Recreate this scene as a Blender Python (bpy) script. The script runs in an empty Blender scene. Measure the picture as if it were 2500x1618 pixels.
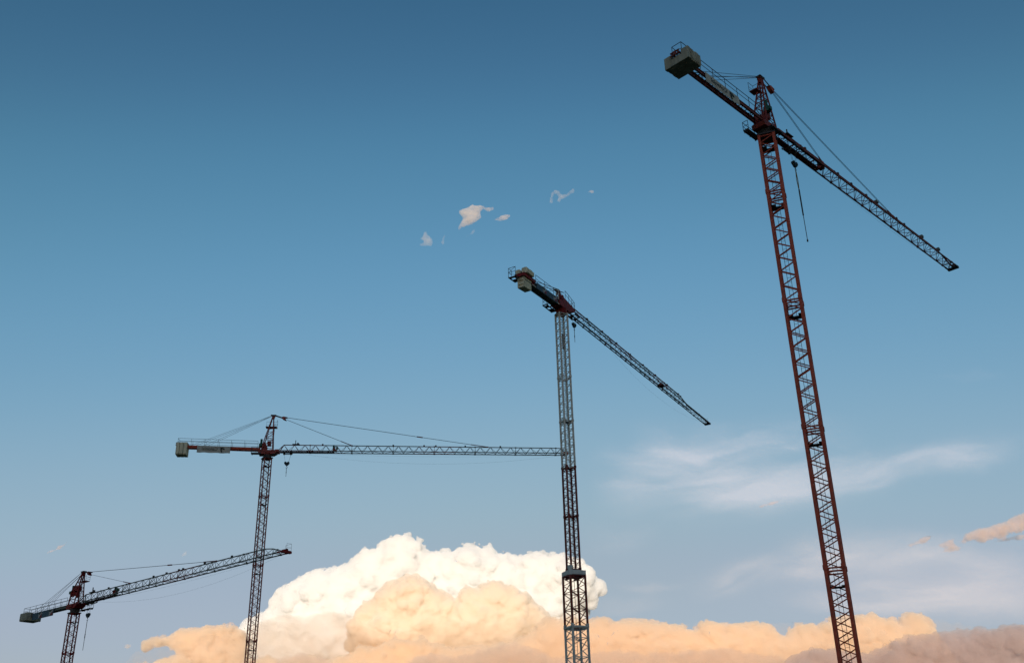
import bpy, bmesh, math, random
import numpy as np
from mathutils import Vector, Matrix

random.seed(7)
rng = np.random.RandomState(7)
R = math.radians
scene = bpy.context.scene
col = scene.collection

# ------------------------------------------------------------------ camera
FPX, W0, H0 = 2450.0, 2500.0, 1618.0
EYE = Vector((0, 0, 1.6))
PITCH = math.atan(FPX / 5237.0)
ROLL = math.atan(130 / 5235.0)
fwd = Vector((0, math.cos(PITCH), math.sin(PITCH)))
up0 = Vector((0, -math.sin(PITCH), math.cos(PITCH)))
up = up0 * math.cos(ROLL) + Vector((1, 0, 0)) * math.sin(ROLL)
right = fwd.cross(up)
cam_d = bpy.data.cameras.new('camera')
cam = bpy.data.objects.new('camera', cam_d)
col.objects.link(cam)
cam_d.sensor_width = 36.0
cam_d.lens = 36.0 * FPX / W0
cam_d.clip_start = 0.5
cam_d.clip_end = 300000.0
cam.matrix_world = Matrix(((right.x, up.x, -fwd.x, EYE.x), (right.y, up.y, -fwd.y, EYE.y),
                           (right.z, up.z, -fwd.z, EYE.z), (0, 0, 0, 1)))
scene.camera = cam

# ------------------------------------------------------------------ sky and sun
SUN_EL, SUN_AZ = 10.0, 181.0          # low sun behind the camera, a little to its right
SKY_STRENGTH = 0.148
world = bpy.data.worlds.new('World')
scene.world = world
world.use_nodes = True
wn, wl = world.node_tree.nodes, world.node_tree.links
wn.clear()
sky = wn.new('ShaderNodeTexSky')
sky.sky_type = 'NISHITA'
sky.sun_disc = False
sky.sun_elevation = R(SUN_EL)
sky.sun_rotation = R(SUN_AZ)
sky.altitude = 200.0
sky.air_density = 1.5
sky.dust_density = 1.0
sky.ozone_density = 4.0
bg = wn.new('ShaderNodeBackground')
bg.inputs['Strength'].default_value = SKY_STRENGTH
wo = wn.new('ShaderNodeOutputWorld')
# colour grade fitted to the sky, channel by channel
def scaled(k, src):
    v = wn.new('ShaderNodeVectorMath'); v.operation = 'SCALE'
    v.inputs['Scale'].default_value = k
    wl.new(src, v.inputs[0]); return v.outputs[0]
cv = wn.new('ShaderNodeRGBCurve')
cv.mapping.use_clip = False
for ch, pts in enumerate((
        [(0, 0), (0.06, 0.022), (0.081, 0.045), (0.106, 0.087), (0.15, 0.164), (0.23, 0.298), (0.32, 0.368), (0.375, 0.39), (1, 0.95)],
        [(0, 0), (0.13, 0.085), (0.176, 0.141), (0.226, 0.241), (0.308, 0.348), (0.44, 0.443), (0.53, 0.448), (1, 0.85)],
        [(0, 0), (0.25, 0.175), (0.318, 0.262), (0.392, 0.398), (0.495, 0.522), (0.60, 0.552), (0.65, 0.53), (1, 0.85)])):
    c = cv.mapping.curves[ch]
    while len(c.points) < len(pts): c.points.new(0.5, 0.5)
    for p, q in zip(c.points, pts): p.location = q
cv.mapping.update()
wl.new(scaled(SKY_STRENGTH, sky.outputs[0]), cv.inputs['Color'])
wl.new(scaled(1.0 / SKY_STRENGTH, cv.outputs[0]), bg.inputs[0])
wl.new(bg.outputs[0], wo.inputs[0])

sun_d = bpy.data.lights.new('sun', 'SUN')
sun_d.energy = 5.0
sun_d.angle = R(0.5)
sun_d.color = (1.0, 0.89, 0.79)
sun = bpy.data.objects.new('sun', sun_d)
col.objects.link(sun)
sd = Vector((math.sin(R(SUN_AZ)) * math.cos(R(SUN_EL)), math.cos(R(SUN_AZ)) * math.cos(R(SUN_EL)), math.sin(R(SUN_EL))))
sun.rotation_euler = sd.to_track_quat('Z', 'Y').to_euler()

scene.view_settings.view_transform = 'Standard'
scene.view_settings.look = 'None'
scene.view_settings.exposure = 0.0
scene.view_settings.gamma = 1.0
scene.cycles.transparent_max_bounces = 24
scene.cycles.max_bounces = 14
scene.cycles.diffuse_bounces = 3
scene.cycles.volume_bounces = 14

# ------------------------------------------------------------------ materials
def paint(name, c, c2=None, rough=0.6, scale=3.0, amount=0.5, metal=0.0, streak=False):
    m = bpy.data.materials.new(name)
    m.use_nodes = True
    n, l = m.node_tree.nodes, m.node_tree.links
    b = n['Principled BSDF']
    b.inputs['Roughness'].default_value = rough
    b.inputs['Metallic'].default_value = metal
    b.inputs['Specular IOR Level'].default_value = 0.25
    tc = n.new('ShaderNodeTexCoord')
    mp = n.new('ShaderNodeMapping')
    mp.inputs['Scale'].default_value = (1, 1, 0.15) if streak else (1, 1, 1)
    no = n.new('ShaderNodeTexNoise')
    no.inputs['Scale'].default_value = scale
    no.inputs['Detail'].default_value = 6
    ra = n.new('ShaderNodeValToRGB')
    ra.color_ramp.elements[0].position = 0.5 - 0.3 * amount
    ra.color_ramp.elements[1].position = 0.5 + 0.3
    c2 = c2 or tuple(x * 0.55 for x in c)
    ra.color_ramp.elements[0].color = (*c2, 1)
    ra.color_ramp.elements[1].color = (*c, 1)
    l.new(tc.outputs['Object'], mp.inputs[0]); l.new(mp.outputs[0], no.inputs[0])
    l.new(no.outputs[0], ra.inputs[0]); l.new(ra.outputs[0], b.inputs['Base Color'])
    bp = n.new('ShaderNodeBump')
    bp.inputs['Strength'].default_value = 0.2
    bp.inputs['Distance'].default_value = 0.01
    l.new(no.outputs[0], bp.inputs['Height']); l.new(bp.outputs[0], b.inputs['Normal'])
    return m

M = dict(
    red=paint('red_paint', (0.62, 0.105, 0.055), (0.36, 0.06, 0.035)),
    oldred=paint('old_red_paint', (0.36, 0.05, 0.04), (0.16, 0.025, 0.02)),
    maroon=paint('maroon_paint', (0.44, 0.075, 0.065), (0.2, 0.035, 0.03)),
    deepred=paint('dark_red_paint', (0.36, 0.014, 0.018), (0.15, 0.008, 0.01)),
    rust=paint('dull_red_steel', (0.30, 0.052, 0.04), (0.13, 0.03, 0.025)),
    steel=paint('dark_steel', (0.09, 0.075, 0.08), (0.045, 0.04, 0.045)),
    grey=paint('grey_green_steel', (0.18, 0.20, 0.19), (0.09, 0.095, 0.09)),
    galv=paint('galvanised_steel', (0.34, 0.33, 0.32), (0.2, 0.18, 0.17)),
    white=paint('off_white_paint', (0.80, 0.75, 0.70), (0.5, 0.45, 0.40)),
    collar=paint('blue_grey_paint', (0.74, 0.74, 0.72), (0.46, 0.46, 0.45), scale=2, streak=True),
    green=paint('green_enamel', (0.015, 0.12, 0.075), (0.008, 0.05, 0.035), rough=0.4),
    blue=paint('blue_panel', (0.07, 0.13, 0.19), (0.045, 0.08, 0.12)),
    tealhook=paint('blue_green_paint', (0.02, 0.05, 0.065), (0.01, 0.02, 0.03)),
    concrete=paint('weathered_concrete', (0.47, 0.44, 0.36), (0.25, 0.23, 0.18), rough=0.95, scale=2.2, streak=True),
    pale=paint('pale_concrete', (0.82, 0.74, 0.55), (0.60, 0.53, 0.38), rough=0.95, scale=2.0, streak=True),
    canvas=paint('grey_banner_cloth', (0.52, 0.50, 0.44), (0.40, 0.38, 0.34), rough=0.9, scale=1.2),
    letters=paint('dark_lettering', (0.09, 0.09, 0.075), (0.06, 0.06, 0.05)),
    emblem=paint('black_emblem', (0.03, 0.04, 0.035), (0.02, 0.025, 0.02)),
    redmark=paint('red_mark', (0.30, 0.03, 0.05), (0.16, 0.02, 0.03)),
    whitemark=paint('white_mark', (0.45, 0.42, 0.42), (0.3, 0.28, 0.28)),
    rope=paint('wire_rope', (0.05, 0.055, 0.06), (0.03, 0.03, 0.03)),
    sling=paint('yellow_strap', (0.30, 0.26, 0.10), (0.18, 0.15, 0.06)),
)

# ------------------------------------------------------------------ helpers
def tag(o, label=None, cat=None, group=None, kind=None):
    if label: o['label'] = label
    if cat: o['category'] = cat
    if group: o['group'] = group
    if kind: o['kind'] = kind
    return o

def empty(name, loc, label, cat, group=None):
    o = bpy.data.objects.new(name, None)
    col.objects.link(o)
    o.location = loc
    o.empty_display_size = 1.0
    return tag(o, label, cat, group)

class MB:
    """collects boxes, bars, tubes and plates as one mesh; tf maps local to crane space"""
    def __init__(s, tf=None):
        s.v, s.f, s.tf = [], [], tf
    def add(s, vs, fs):
        n = len(s.v)
        s.v += [Vector(p) for p in vs]
        s.f += [[i + n for i in f] for f in fs]
    def bar(s, p, q, w, h=None, upv=(0, 0, 1)):
        p, q = Vector(p), Vector(q)
        h = w if h is None else h
        d = q - p
        if d.length < 1e-6: return
        d.normalize()
        u = Vector(upv)
        if abs(d.dot(u)) > 0.95: u = Vector((1, 0, 0))
        a = d.cross(u).normalized(); b = a.cross(d).normalized()
        a *= w / 2; b *= h / 2
        vs = [p - a - b, p + a - b, p + a + b, p - a + b, q - a - b, q + a - b, q + a + b, q - a + b]
        s.add(vs, [(0, 1, 2, 3), (7, 6, 5, 4), (0, 4, 5, 1), (1, 5, 6, 2), (2, 6, 7, 3), (3, 7, 4, 0)])
    def box(s, lo, hi):
        x0, y0, z0 = lo; x1, y1, z1 = hi
        s.add([(x0, y0, z0), (x1, y0, z0), (x1, y1, z0), (x0, y1, z0), (x0, y0, z1), (x1, y0, z1), (x1, y1, z1), (x0, y1, z1)],
              [(0, 3, 2, 1), (4, 5, 6, 7), (0, 1, 5, 4), (1, 2, 6, 5), (2, 3, 7, 6), (3, 0, 4, 7)])
    def tube(s, p, q, r, r2=None, n=8, cap=True):
        p, q = Vector(p), Vector(q)
        r2 = r if r2 is None else r2
        d = (q - p).normalized()
        u = Vector((0, 0, 1)) if abs(d.z) < 0.9 else Vector((1, 0, 0))
        a = d.cross(u).normalized(); b = a.cross(d)
        vs = []
        for c, rr in ((p, r), (q, r2)):
            for k in range(n):
                t = 2 * math.pi * k / n
                vs.append(c + a * (rr * math.cos(t)) + b * (rr * math.sin(t)))
        fs = [(k, (k + 1) % n, n + (k + 1) % n, n + k) for k in range(n)]
        if cap: fs += [tuple(range(n))[::-1], tuple(range(n, 2 * n))]
        s.add(vs, fs)
    def path(s, pts, r, n=5):
        for a, b in zip(pts[:-1], pts[1:]): s.tube(a, b, r, n=n, cap=False)
    def prism(s, poly, axis, lo, hi):
        """poly in the plane across 'axis' (0,1,2), extruded lo..hi"""
        n = len(poly)
        def P(a, c):
            v = list(a); v.insert(axis, c); return v
        s.add([P(a, lo) for a in poly] + [P(a, hi) for a in poly],
              [tuple(range(n))[::-1], tuple(range(n, 2 * n))] + [(k, (k + 1) % n, n + (k + 1) % n, n + k) for k in range(n)])
    def build(s, name, mat, parent, label=None, smooth=False, bevel=0.0):
        if not s.v: return None
        vs = [tuple(s.tf @ v) if s.tf else tuple(v) for v in s.v]
        me = bpy.data.meshes.new(name)
        me.from_pydata(vs, [], s.f)
        bm = bmesh.new(); bm.from_mesh(me)
        bmesh.ops.recalc_face_normals(bm, faces=bm.faces)
        if bevel:
            bmesh.ops.bevel(bm, geom=bm.edges[:], offset=bevel, segments=2, affect='EDGES', profile=0.6)
        bm.to_mesh(me); bm.free()
        me.materials.append(mat)
        if smooth:
            for p in me.polygons: p.use_smooth = True
        o = bpy.data.objects.new(name, me)
        col.objects.link(o)
        o.parent = parent
        if label: o['label'] = label
        return o

def rail(mb, pts, h=1.1, mid=True, r=0.028, base=True, post=0.04):
    """handrail with posts at each of pts (base points)"""
    up_ = Vector((0, 0, h))
    for p in pts: mb.bar(p, Vector(p) + up_, post)
    for a, b in zip(pts[:-1], pts[1:]):
        mb.bar(Vector(a) + up_, Vector(b) + up_, r * 1.6)
        if mid: mb.bar(Vector(a) + up_ * 0.52, Vector(b) + up_ * 0.52, r * 1.3)
        if base: mb.bar(Vector(a) + up_ * 0.06, Vector(b) + up_ * 0.06, 0.03, 0.12)

def steps(a, b, step):
    n = max(1, int(round(abs(b - a) / step)))
    return [a + (b - a) * k / n for k in range(n + 1)]

# ------------------------------------------------------------------ lattice mast
def mast_piece(root, tf, s0, s1, z0, z1, leg, lace, pitch, mat, horiz=False, collar=True, platform=True, ladder=True,
               cmat=None, plat_z=None, flip=False):
    """one mast section z0..z1; s0,s1 = side between leg centres at bottom and top"""
    mb = MB(tf)
    cor = [(-1, -1), (1, -1), (1, 1), (-1, 1)]
    def C(k, z, ins=0.0):
        t = (z - z0) / (z1 - z0); h = (s0 + (s1 - s0) * t) / 2 - ins
        return Vector((cor[k % 4][0] * h, cor[k % 4][1] * h, z))
    for k in range(4):
        mb.bar(C(k, z0), C(k, z1), leg, leg, (0, 1, 0))
    zs = steps(z0 + leg * 0.6, z1 - leg * 0.6, pitch / 2)
    for k in range(4):
        for i, (a, b) in enumerate(zip(zs[:-1], zs[1:])):
            sw = (i % 2 == 0) ^ flip
            p, q = (C(k, a), C(k + 1, b)) if sw else (C(k + 1, a), C(k, b))
            mb.bar(p, q, lace)
            if horiz and i % 2 == 0:
                mb.bar(C(k, a), C(k + 1, a), lace)
    for z in (z0 + leg * 0.5, z1 - leg * 0.5):
        for k in range(4): mb.bar(C(k, z), C(k + 1, z), lace * 1.35)
    sec = mb.build('mast_section', mat, root)
    if collar:
        hgt = 0.4 if s0 > 1.3 else 0.3
        for k in range(4):
            mb = MB(tf)
            p = C(k, z0)
            e = leg * 0.68
            mb.box((p.x - e, p.y - e, z0 + 0.01), (p.x + e, p.y + e, z0 + hgt))
            sx, sy = -cor[k][0], -cor[k][1]
            mb.prism([(p.x, z0 + 0.0), (p.x + sx * 0.42 * s0 * 0.7, z0 + 0.05), (p.x, z0 + 0.34)], 1, p.y - 0.012, p.y + 0.012)
            mb.build('joint_collar', cmat or mat, sec)
    if platform:
        mb = MB(tf)
        h = (s0 + s1) / 4 - leg * 0.5
        z = plat_z if plat_z is not None else z1 - 1.35
        mb.box((-h, -h * 0.15, z), (h, h, z + 0.06))
        mb.box((-h, -h, z), (-h * 0.25, -h * 0.17, z + 0.06))
        mb.box((h * 0.55, -h, z), (h, -h * 0.17, z + 0.06))
        mb.build('rest_platform', M['steel'], sec)
    if ladder:
        mb = MB(tf)
        x0, y0, w = -0.02 * s0, s0 * 0.12, 0.17
        for sx in (-w, w): mb.bar((x0 + sx, y0, z0), (x0 + sx, y0, z1 - 0.1), 0.04 if s0 > 1.3 else 0.03)
        for z in steps(z0 + 0.2, z1 - 0.2, 0.45): mb.bar((x0 - w, y0, z), (x0 + w, y0, z), 0.02)
        mb.build('ladder', M['steel'], sec)
    return sec

def rotz(deg, z=0.0):
    return Matrix.Translation((0, 0, z)) @ Matrix.Rotation(R(deg), 4, 'Z')

# ------------------------------------------------------------------ lattice jib
def jib_truss(root, tf, x0, x1, mats, hw=0.6, h=1.18, ch=0.11, dg=0.05, panel=1.75, drop=3.4, step_at=None, hw1=None, secs=None, prof=None):
    """triangular jib, apex up; split where the paint changes"""
    top0 = x0 + panel * 0.5
    bottoms = steps(x0, x1, panel)
    n = len(bottoms) - 1
    tops = [(a + b) / 2 for a, b in zip(bottoms[:-1], bottoms[1:])]
    hw1 = hw1 or hw
    def HW(x): return hw + (hw1 - hw) * (x - x0) / (x1 - x0)
    def HT(x):
        if prof: return prof(x)
        t = (x - x0) / (x1 - x0)
        hh = h * (1 - 0.1 * t)
        if x > x1 - drop: hh *= max(0.18, (x1 - x) / drop)
        return hh
    first = None
    cuts = [0] + [int(round(f * n)) for f in (secs or [])] + [n]
    jib = None
    for ci, (a, b) in enumerate(zip(cuts[:-1], cuts[1:])):
        mb = MB(tf)
        for k in range(a, b):
            xa, xb, xt = bottoms[k], bottoms[k + 1], tops[k]
            t = Vector((xt, 0, HT(xt)))
            for sy in (-1, 1):
                pa, pb = Vector((xa, sy * HW(xa), 0)), Vector((xb, sy * HW(xb), 0))
                mb.bar(pa, pb, ch, ch * 1.15)
                mb.bar(pa, t, dg); mb.bar(t, pb, dg)
            mb.bar((xa, -HW(xa), 0), (xa, HW(xa), 0), dg * 1.1)
            s = 1 if k % 2 else -1
            mb.bar((xa, -s * HW(xa), 0), (xb, s * HW(xb), 0), dg * 0.9)
            if k < n - 1:
                mb.bar(t, (tops[k + 1], 0, HT(tops[k + 1])), ch * 1.1)
            # upright frame at every fourth panel: the bolted joint of two jib lengths
            if k % 4 == 3:
                xm = xa
                mb.bar((xm, -HW(xm), 0), (xm, 0, HT(xm)), dg); mb.bar((xm, HW(xm), 0), (xm, 0, HT(xm)), dg)
                mb.box((xm - 0.13, -0.09, HT(xm) - 0.09), (xm + 0.13, 0.09, HT(xm) + 0.09))
                for sy in (-1, 1): mb.box((xm - 0.16, sy * HW(xm) - 0.085, -0.1), (xm + 0.16, sy * HW(xm) + 0.085, 0.085))
        if b == n:
            mb.bar((x1, -HW(x1), 0), (x1, HW(x1), 0), ch * 1.2)
            tl = tops[-1]
            mb.bar((tl, 0, HT(tl)), (x1, 0, 0.12), ch)
        if a == 0:
            mb.bar((tops[0], 0, h), (x0, -hw, 0), ch); mb.bar((tops[0], 0, h), (x0, hw, 0), ch)
        name = 'jib' if jib is None else 'jib_length'
        o = mb.build(name, mats[ci % len(mats)], root if jib is None else jib)
        if jib is None: jib = o
    return jib, HW, HT, tops

def tip_parts(jib, tf, x1, hw, mat, railmat):
    mb = MB(tf)
    mb.box((x1 - 0.12, -hw - 0.08, -0.16), (x1 + 0.3, hw + 0.08, 0.12))
    mb.box((x1 - 0.5, -hw * 0.5, -0.05), (x1 + 0.1, -hw * 0.1, 0.3))
    mb.tube((x1 + 0.1, -0.07, 0.18), (x1 + 0.1, 0.07, 0.18), 0.24, n=12)
    for sy in (-1, 1): mb.bar((x1 - 0.9, sy * hw, 0), (x1 + 0.25, sy * hw, 0), 0.16)
    mb.build('tip_frame', mat, jib)
    mb = MB(tf)
    rail(mb, [(x1 - 0.9, hw, 0.05), (x1 + 0.25, hw, 0.05), (x1 + 0.25, -hw * 0.2, 0.05)], 1.0, post=0.02, r=0.012)
    mb.build('tip_railing', railmat, jib)

# ------------------------------------------------------------------ trolley, hook and ropes
def trolley_hook(root, tf, xt, drop, mat, hookmat, hw=0.6):
    mb = MB(tf)
    mb.box((xt - 0.68, -hw - 0.1, -0.27), (xt + 0.68, -hw + 0.0, -0.14))
    mb.box((xt - 0.68, hw - 0.0, -0.27), (xt + 0.68, hw + 0.1, -0.14))
    for dx in (-0.55, 0.55):
        mb.box((xt + dx - 0.05, -hw, -0.26), (xt + dx + 0.05, hw, -0.18))
        mb.tube((xt + dx, -0.13, -0.36), (xt + dx, 0.13, -0.36), 0.19, n=14)
        for sy in (-1, 1): mb.tube((xt + dx * 1.15, sy * (hw + 0.13), -0.1), (xt + dx * 1.15, sy * (hw + 0.2), -0.1), 0.12, n=10)
    mb.build('trolley', mat, root)
    zt = -0.45 - drop
    mb = MB(tf)
    for dx, hx in ((-0.55, -0.24), (0.55, 0.24)):
        for sy in (-0.05, 0.05): mb.tube((xt + dx, sy, -0.5), (xt + hx, sy, zt), 0.012, n=5)
    mb.build('hoist_rope', M['rope'], root)
    mb = MB(tf)
    mb.prism([(xt - 0.42, zt + 0.1), (xt + 0.42, zt + 0.1), (xt + 0.42, zt - 0.12), (xt + 0.17, zt - 0.42), (xt - 0.17, zt - 0.42), (xt - 0.42, zt - 0.12)], 1, -0.13, 0.13)
    for dx in (-0.24, 0.24): mb.tube((xt + dx, -0.16, zt), (xt + dx, 0.16, zt), 0.2, n=14)
    mb.tube((xt, 0, zt - 0.4), (xt, 0, zt - 0.62), 0.06)
    hb = mb.build('hook_block', hookmat, root)
    mb = MB(tf)
    pts = []
    for k in range(9):
        t = R(90 - 270 * k / 8)
        pts.append(Vector((xt + 0.13 * math.cos(t), 0, zt - 0.75 + 0.13 * math.sin(t))))
    mb.path(pts, 0.035, 6)
    mb.build('hook', M['steel'], hb)
    return zt - 0.86

def sling(name_loc, tf, length, style, label):
    """lifting sling hanging from a hook; its top is at the origin of the thing"""
    root = empty('lifting_sling', name_loc, label, 'sling', 'lifting slings hanging from the crane hooks')
    mb = MB()
    a = length * 0.28
    if style == 'long':
        mb.path([(0, 0, 0), (0.05, 0, -a * 0.5), (0.02, 0, -a)], 0.045, 6)
        mb.path([(0, 0.05, 0), (-0.06, 0.03, -a * 0.5), (0, 0.02, -a)], 0.035, 6)
        mb.build('strap', M['sling'], root)
        mb = MB(); mb.tube((0.01, 0, -a), (0, 0, -length * 0.64), 0.075, n=8)
        mb.build('chain', M['rope'], root)
        mb = MB(); mb.tube((0, 0, -length * 0.64), (0, 0, -length + 0.2), 0.035, n=6)
        mb.tube((0, 0, -length), (0, 0, -length + 0.22), 0.08, n=8)
        mb.build('end_hook', M['steel'], root)
    else:
        mb.tube((0, 0, 0), (0, 0, -length * 0.45), 0.04, n=6)
        mb.build('strap', M['rope'], root)
        mb = MB(); mb.tube((0, 0, -length * 0.45), (0, 0, -length * 0.6), 0.06, n=6)
        mb.build('shackle', M['steel'], root)
        mb = MB(); mb.tube((0, 0, -length * 0.6), (0, 0, -length), 0.035, n=6)
        mb.build('chain', M['galv'], root)
    return root

def sag_rope(root, tf, xa, za, xb, zb, sag, y=0.0, r=0.007, name='trolley_rope'):
    mb = MB(tf)
    pts = []
    for k in range(25):
        t = k / 24
        pts.append(Vector((xa + (xb - xa) * t, y, za + (zb - za) * t - sag * 4 * t * (1 - t))))
    mb.path(pts, r, 4)
    return mb.build(name, M['rope'], root)

# ------------------------------------------------------------------ banner writing
def text_mesh(txt, size):
    cu = bpy.data.curves.new('writing', 'FONT')
    cu.body = txt
    cu.size = size
    cu.extrude = 0.004
    o = bpy.data.objects.new('writing', cu)
    col.objects.link(o)
    bpy.context.view_layer.update()
    me = bpy.data.meshes.new_from_object(o.evaluated_get(bpy.context.evaluated_depsgraph_get()))
    vs = [tuple(v.co) for v in me.vertices]; fs = [tuple(p.vertices) for p in me.polygons]
    bpy.data.objects.remove(o); bpy.data.curves.remove(cu); bpy.data.meshes.remove(me)
    return vs, fs

def banner(root, tf, xa, xb, z0, z1, y, mat=None):
    """grey cloth banner; the picture is mirrored, so the word runs backwards as the photograph shows it"""
    mb = MB(tf)
    nx, nz = 28, 4
    vs, fs = [], []
    for side, dy in ((0, 0.0), (1, 0.02)):
        for i in range(nx + 1):
            for j in range(nz + 1):
                t, u = i / nx, j / nz
                z = z1 + (z0 - z1) * u - 0.035 * math.sin(t * 19) * u
                yy = y + 0.03 * math.sin(t * 23 + 1.3) * u + dy
                vs.append((xa + (xb - xa) * t, yy, z))
    o0 = (nx + 1) * (nz + 1)
    for s_ in (0, 1):
        for i in range(nx):
            for j in range(nz):
                a = s_ * o0 + i * (nz + 1) + j
                fs.append((a, a + 1, a + nz + 2, a + nz + 1))
    mb.add(vs, fs)
    bn = mb.build('banner', mat or M['canvas'], root)
    h = z1 - z0; w = xb - xa
    tv, tfc = text_mesh('Colonial', h * 0.62)
    mx = max(v[0] for v in tv)
    sx = w * 0.475 / mx
    mb = MB(tf)
    mb.add([(xa + w * 0.625 - v[0] * sx, y - 0.05 - v[2], z0 + h * 0.36 + v[1]) for v in tv], tfc)
    mb.build('lettering', M['letters'], bn)
    mb = MB(tf)
    def E(px, pz): return (xa + w * px, z1 - h * pz)
    mb.prism([E(.70, .20), E(.775, .20), E(.835, .42), E(.83, .53), E(.765, .42), E(.745, .44), E(.765, .92), E(.735, .93), E(.708, .60)], 1, y - 0.06, y - 0.045)
    mb.build('emblem', M['emblem'], bn)
    return bn

def blue_banner(root, tf, xa, xb, z0, z1, y):
    mb = MB(tf)
    mb.box((xa, y, z0), (xb, y + 0.03, z1))
    bn = mb.build('banner', M['blue'], root)
    w, h = xb - xa, z1 - z0
    for c in (0.37, 0.88):
        mb = MB(tf)
        mb.box((xa + w * (c - 0.075), y - 0.012, z0 + h * .12), (xa + w * (c + 0.085), y - 0.004, z1 - h * .1))
        mk = mb.build('emblem', M['whitemark'], bn)
        mb = MB(tf)
        mb.prism([(xa + w * (c - .03), z0 + h * .12), (xa + w * (c + .085), z0 + h * .12), (xa + w * (c + .085), z0 + h * .62), (xa + w * (c + .02), z0 + h * .45)], 1, y - 0.025, y - 0.015)
        mb.build('red_mark', M['redmark'], mk)
        mb = MB(tf)
        mb.prism([(xa + w * (c - .075), z1 - h * .1), (xa + w * (c + .05), z1 - h * .1), (xa + w * (c + .0), z0 + h * .66), (xa + w * (c - .05), z0 + h * .55)], 1, y - 0.025, y - 0.015)
        mb.build('dark_mark', M['emblem'], mk)
    return bn

# ------------------------------------------------------------------ the hammerhead crane with a lattice peak
def hammerhead(p):
    root = empty('tower_crane', (p['x'], p['y'], 0), p['label'], 'tower crane', 'tower cranes against the evening sky')
    zj = p['zj']
    mt = rotz(p['mast_yaw'])
    tf = rotz(p['ang'], zj)
    red = p['red']
    head = p.get('head', red)
    # mast
    js = p['joints']
    for a, b in zip(js[:-1], js[1:]):
        s = p['side']
        s0 = s * (1.75 if (a < 1 and p.get('flare')) else 1.0)
        mast_piece(root, mt, s0, s, a, b, p['leg'], p['lace'], p['pitch'], red, collar=a > 1, platform=True)
    # slewing ring and turntable
    s = p['side']
    mb = MB(mt)
    mb.box((-s / 2 - 0.18, -s / 2 - 0.18, js[-1]), (s / 2 + 0.18, s / 2 + 0.18, js[-1] + 0.14))
    mb.tube((0, 0, js[-1] + 0.14), (0, 0, zj - 0.62), s * 0.5, s * 0.62, n=24)
    mb.build('slewing_ring', M['steel'], root)
    mb = MB(tf)
    w = max(0.75, s * 0.5)
    mb.prism([(-1.35, -0.62), (1.1, -0.62), (1.65, -0.2), (1.65, 0.1), (-1.2, 0.1), (-1.5, -0.25)], 1, -w, w)
    mb.box((-0.3, -w - 0.15, -0.45), (0.5, w + 0.15, -0.1))
    for sy in (-1, 1):
        mb.box((1.3, sy * 0.6 - 0.14, -0.22), (1.95, sy * 0.6 + 0.14, 0.2))
    tt = mb.build('turntable', head, root, bevel=0.02)
    # platform round the turntable
    pl = p['plat']
    for (x0, x1, y0, y1) in pl[::-1]:
        mb = MB(tf)
        mb.box((x0, y0, -0.78), (x1, y1, -0.70))
        for x in steps(x0 + .15, x1 - .15, 1.0): mb.bar((x, y0, -0.84), (x, y1, -0.84), 0.09)
        sp = mb.build('side_platform', M['steel'], root)
    mb = MB(tf)
    x0, x1, y0, y1 = pl[0]
    e = y1 if y1 > 0 else y0
    i = y0 if y1 > 0 else y1
    rail(mb, [(x1, e, -0.7), ((x0 + x1) / 2, e, -0.7), (x0, e, -0.7), (x0, i, -0.7)], 1.05)
    mb.build('railing', M['steel'], sp)
    # tower peak
    mb = MB(tf)
    A = Vector((p['apex'][0], 0, p['apex'][1])); L = 0.13
    F = [Vector((0.85, sy * 0.72, 0.1)) for sy in (-1, 1)]
    B0 = [Vector((-0.85, sy * 0.72, 0.1)) for sy in (-1, 1)]
    B1 = [Vector((-0.62, sy * 0.62, 1.9)) for sy in (-1, 1)]
    FT = [A + Vector((0.0, sy * 0.16, -0.3)) for sy in (-1, 1)]
    BT = [A + Vector((-0.18, sy * 0.16, -0.3)) for sy in (-1, 1)]
    for k in (0, 1):
        mb.bar(F[k], FT[k], L); mb.bar(B0[k], B1[k], L * 1.2); mb.bar(B1[k], BT[k], L)
        prev = F[k]
        for i_, t in enumerate((0.12, 0.30, 0.42, 0.55, 0.68)):
            fr = F[k].lerp(FT[k], t)
            bk = B1[k].lerp(BT[k], max(0, (t * 5.4 - 1.8) / 3.6)) if t * 5.4 > 1.8 else B0[k].lerp(B1[k], t * 5.4 / 1.8)
            mb.bar(fr, bk, 0.06)
            nxt = bk if i_ % 2 == 0 else fr
            if i_ < 4: mb.bar(prev, nxt, 0.06)
            prev = nxt
    for fn in (lambda t: (F[0].lerp(FT[0], t), F[1].lerp(FT[1], t)), lambda t: (B1[0].lerp(BT[0], t), B1[1].lerp(BT[1], t))):
        last = None
        for i_, t in enumerate((0.1, 0.25, 0.4, 0.55, 0.7, 0.84)):
            a, b = fn(t)
            mb.bar(a, b, 0.06)
            if last: mb.bar(last[i_ % 2], (a, b)[(i_ + 1) % 2], 0.05)
            last = (a, b)
    mb.prism([(A.x - 0.42, A.z + 0.0), (A.x + 0.35, A.z + 0.02), (A.x + 0.2, A.z - 0.25), (A.x + 0.1, A.z - 0.62), (A.x - 0.2, A.z - 0.62), (A.x - 0.3, A.z - 0.2)], 1, -0.2, 0.2)
    pk = mb.build('tower_peak', head, root)
    mb = MB(tf)
    mb.box((A.x - 0.5, -0.28, A.z - 0.04), (A.x + 0.4, 0.28, A.z + 0.06))
    mb.tube((A.x - .1, -0.3, A.z - .15), (A.x - .1, 0.3, A.z - .15), 0.16, n=12)
    mb.build('apex_plate', M['steel'], pk)
    x0, x1, y0, y1 = p['peakplat']
    mb = MB(tf); pz = p['platz']; mb.box((x0, y0, pz - 0.1), (x1, y1, pz)); mb.build('peak_platform', M['rust'], pk)
    mb = MB(tf)
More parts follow.
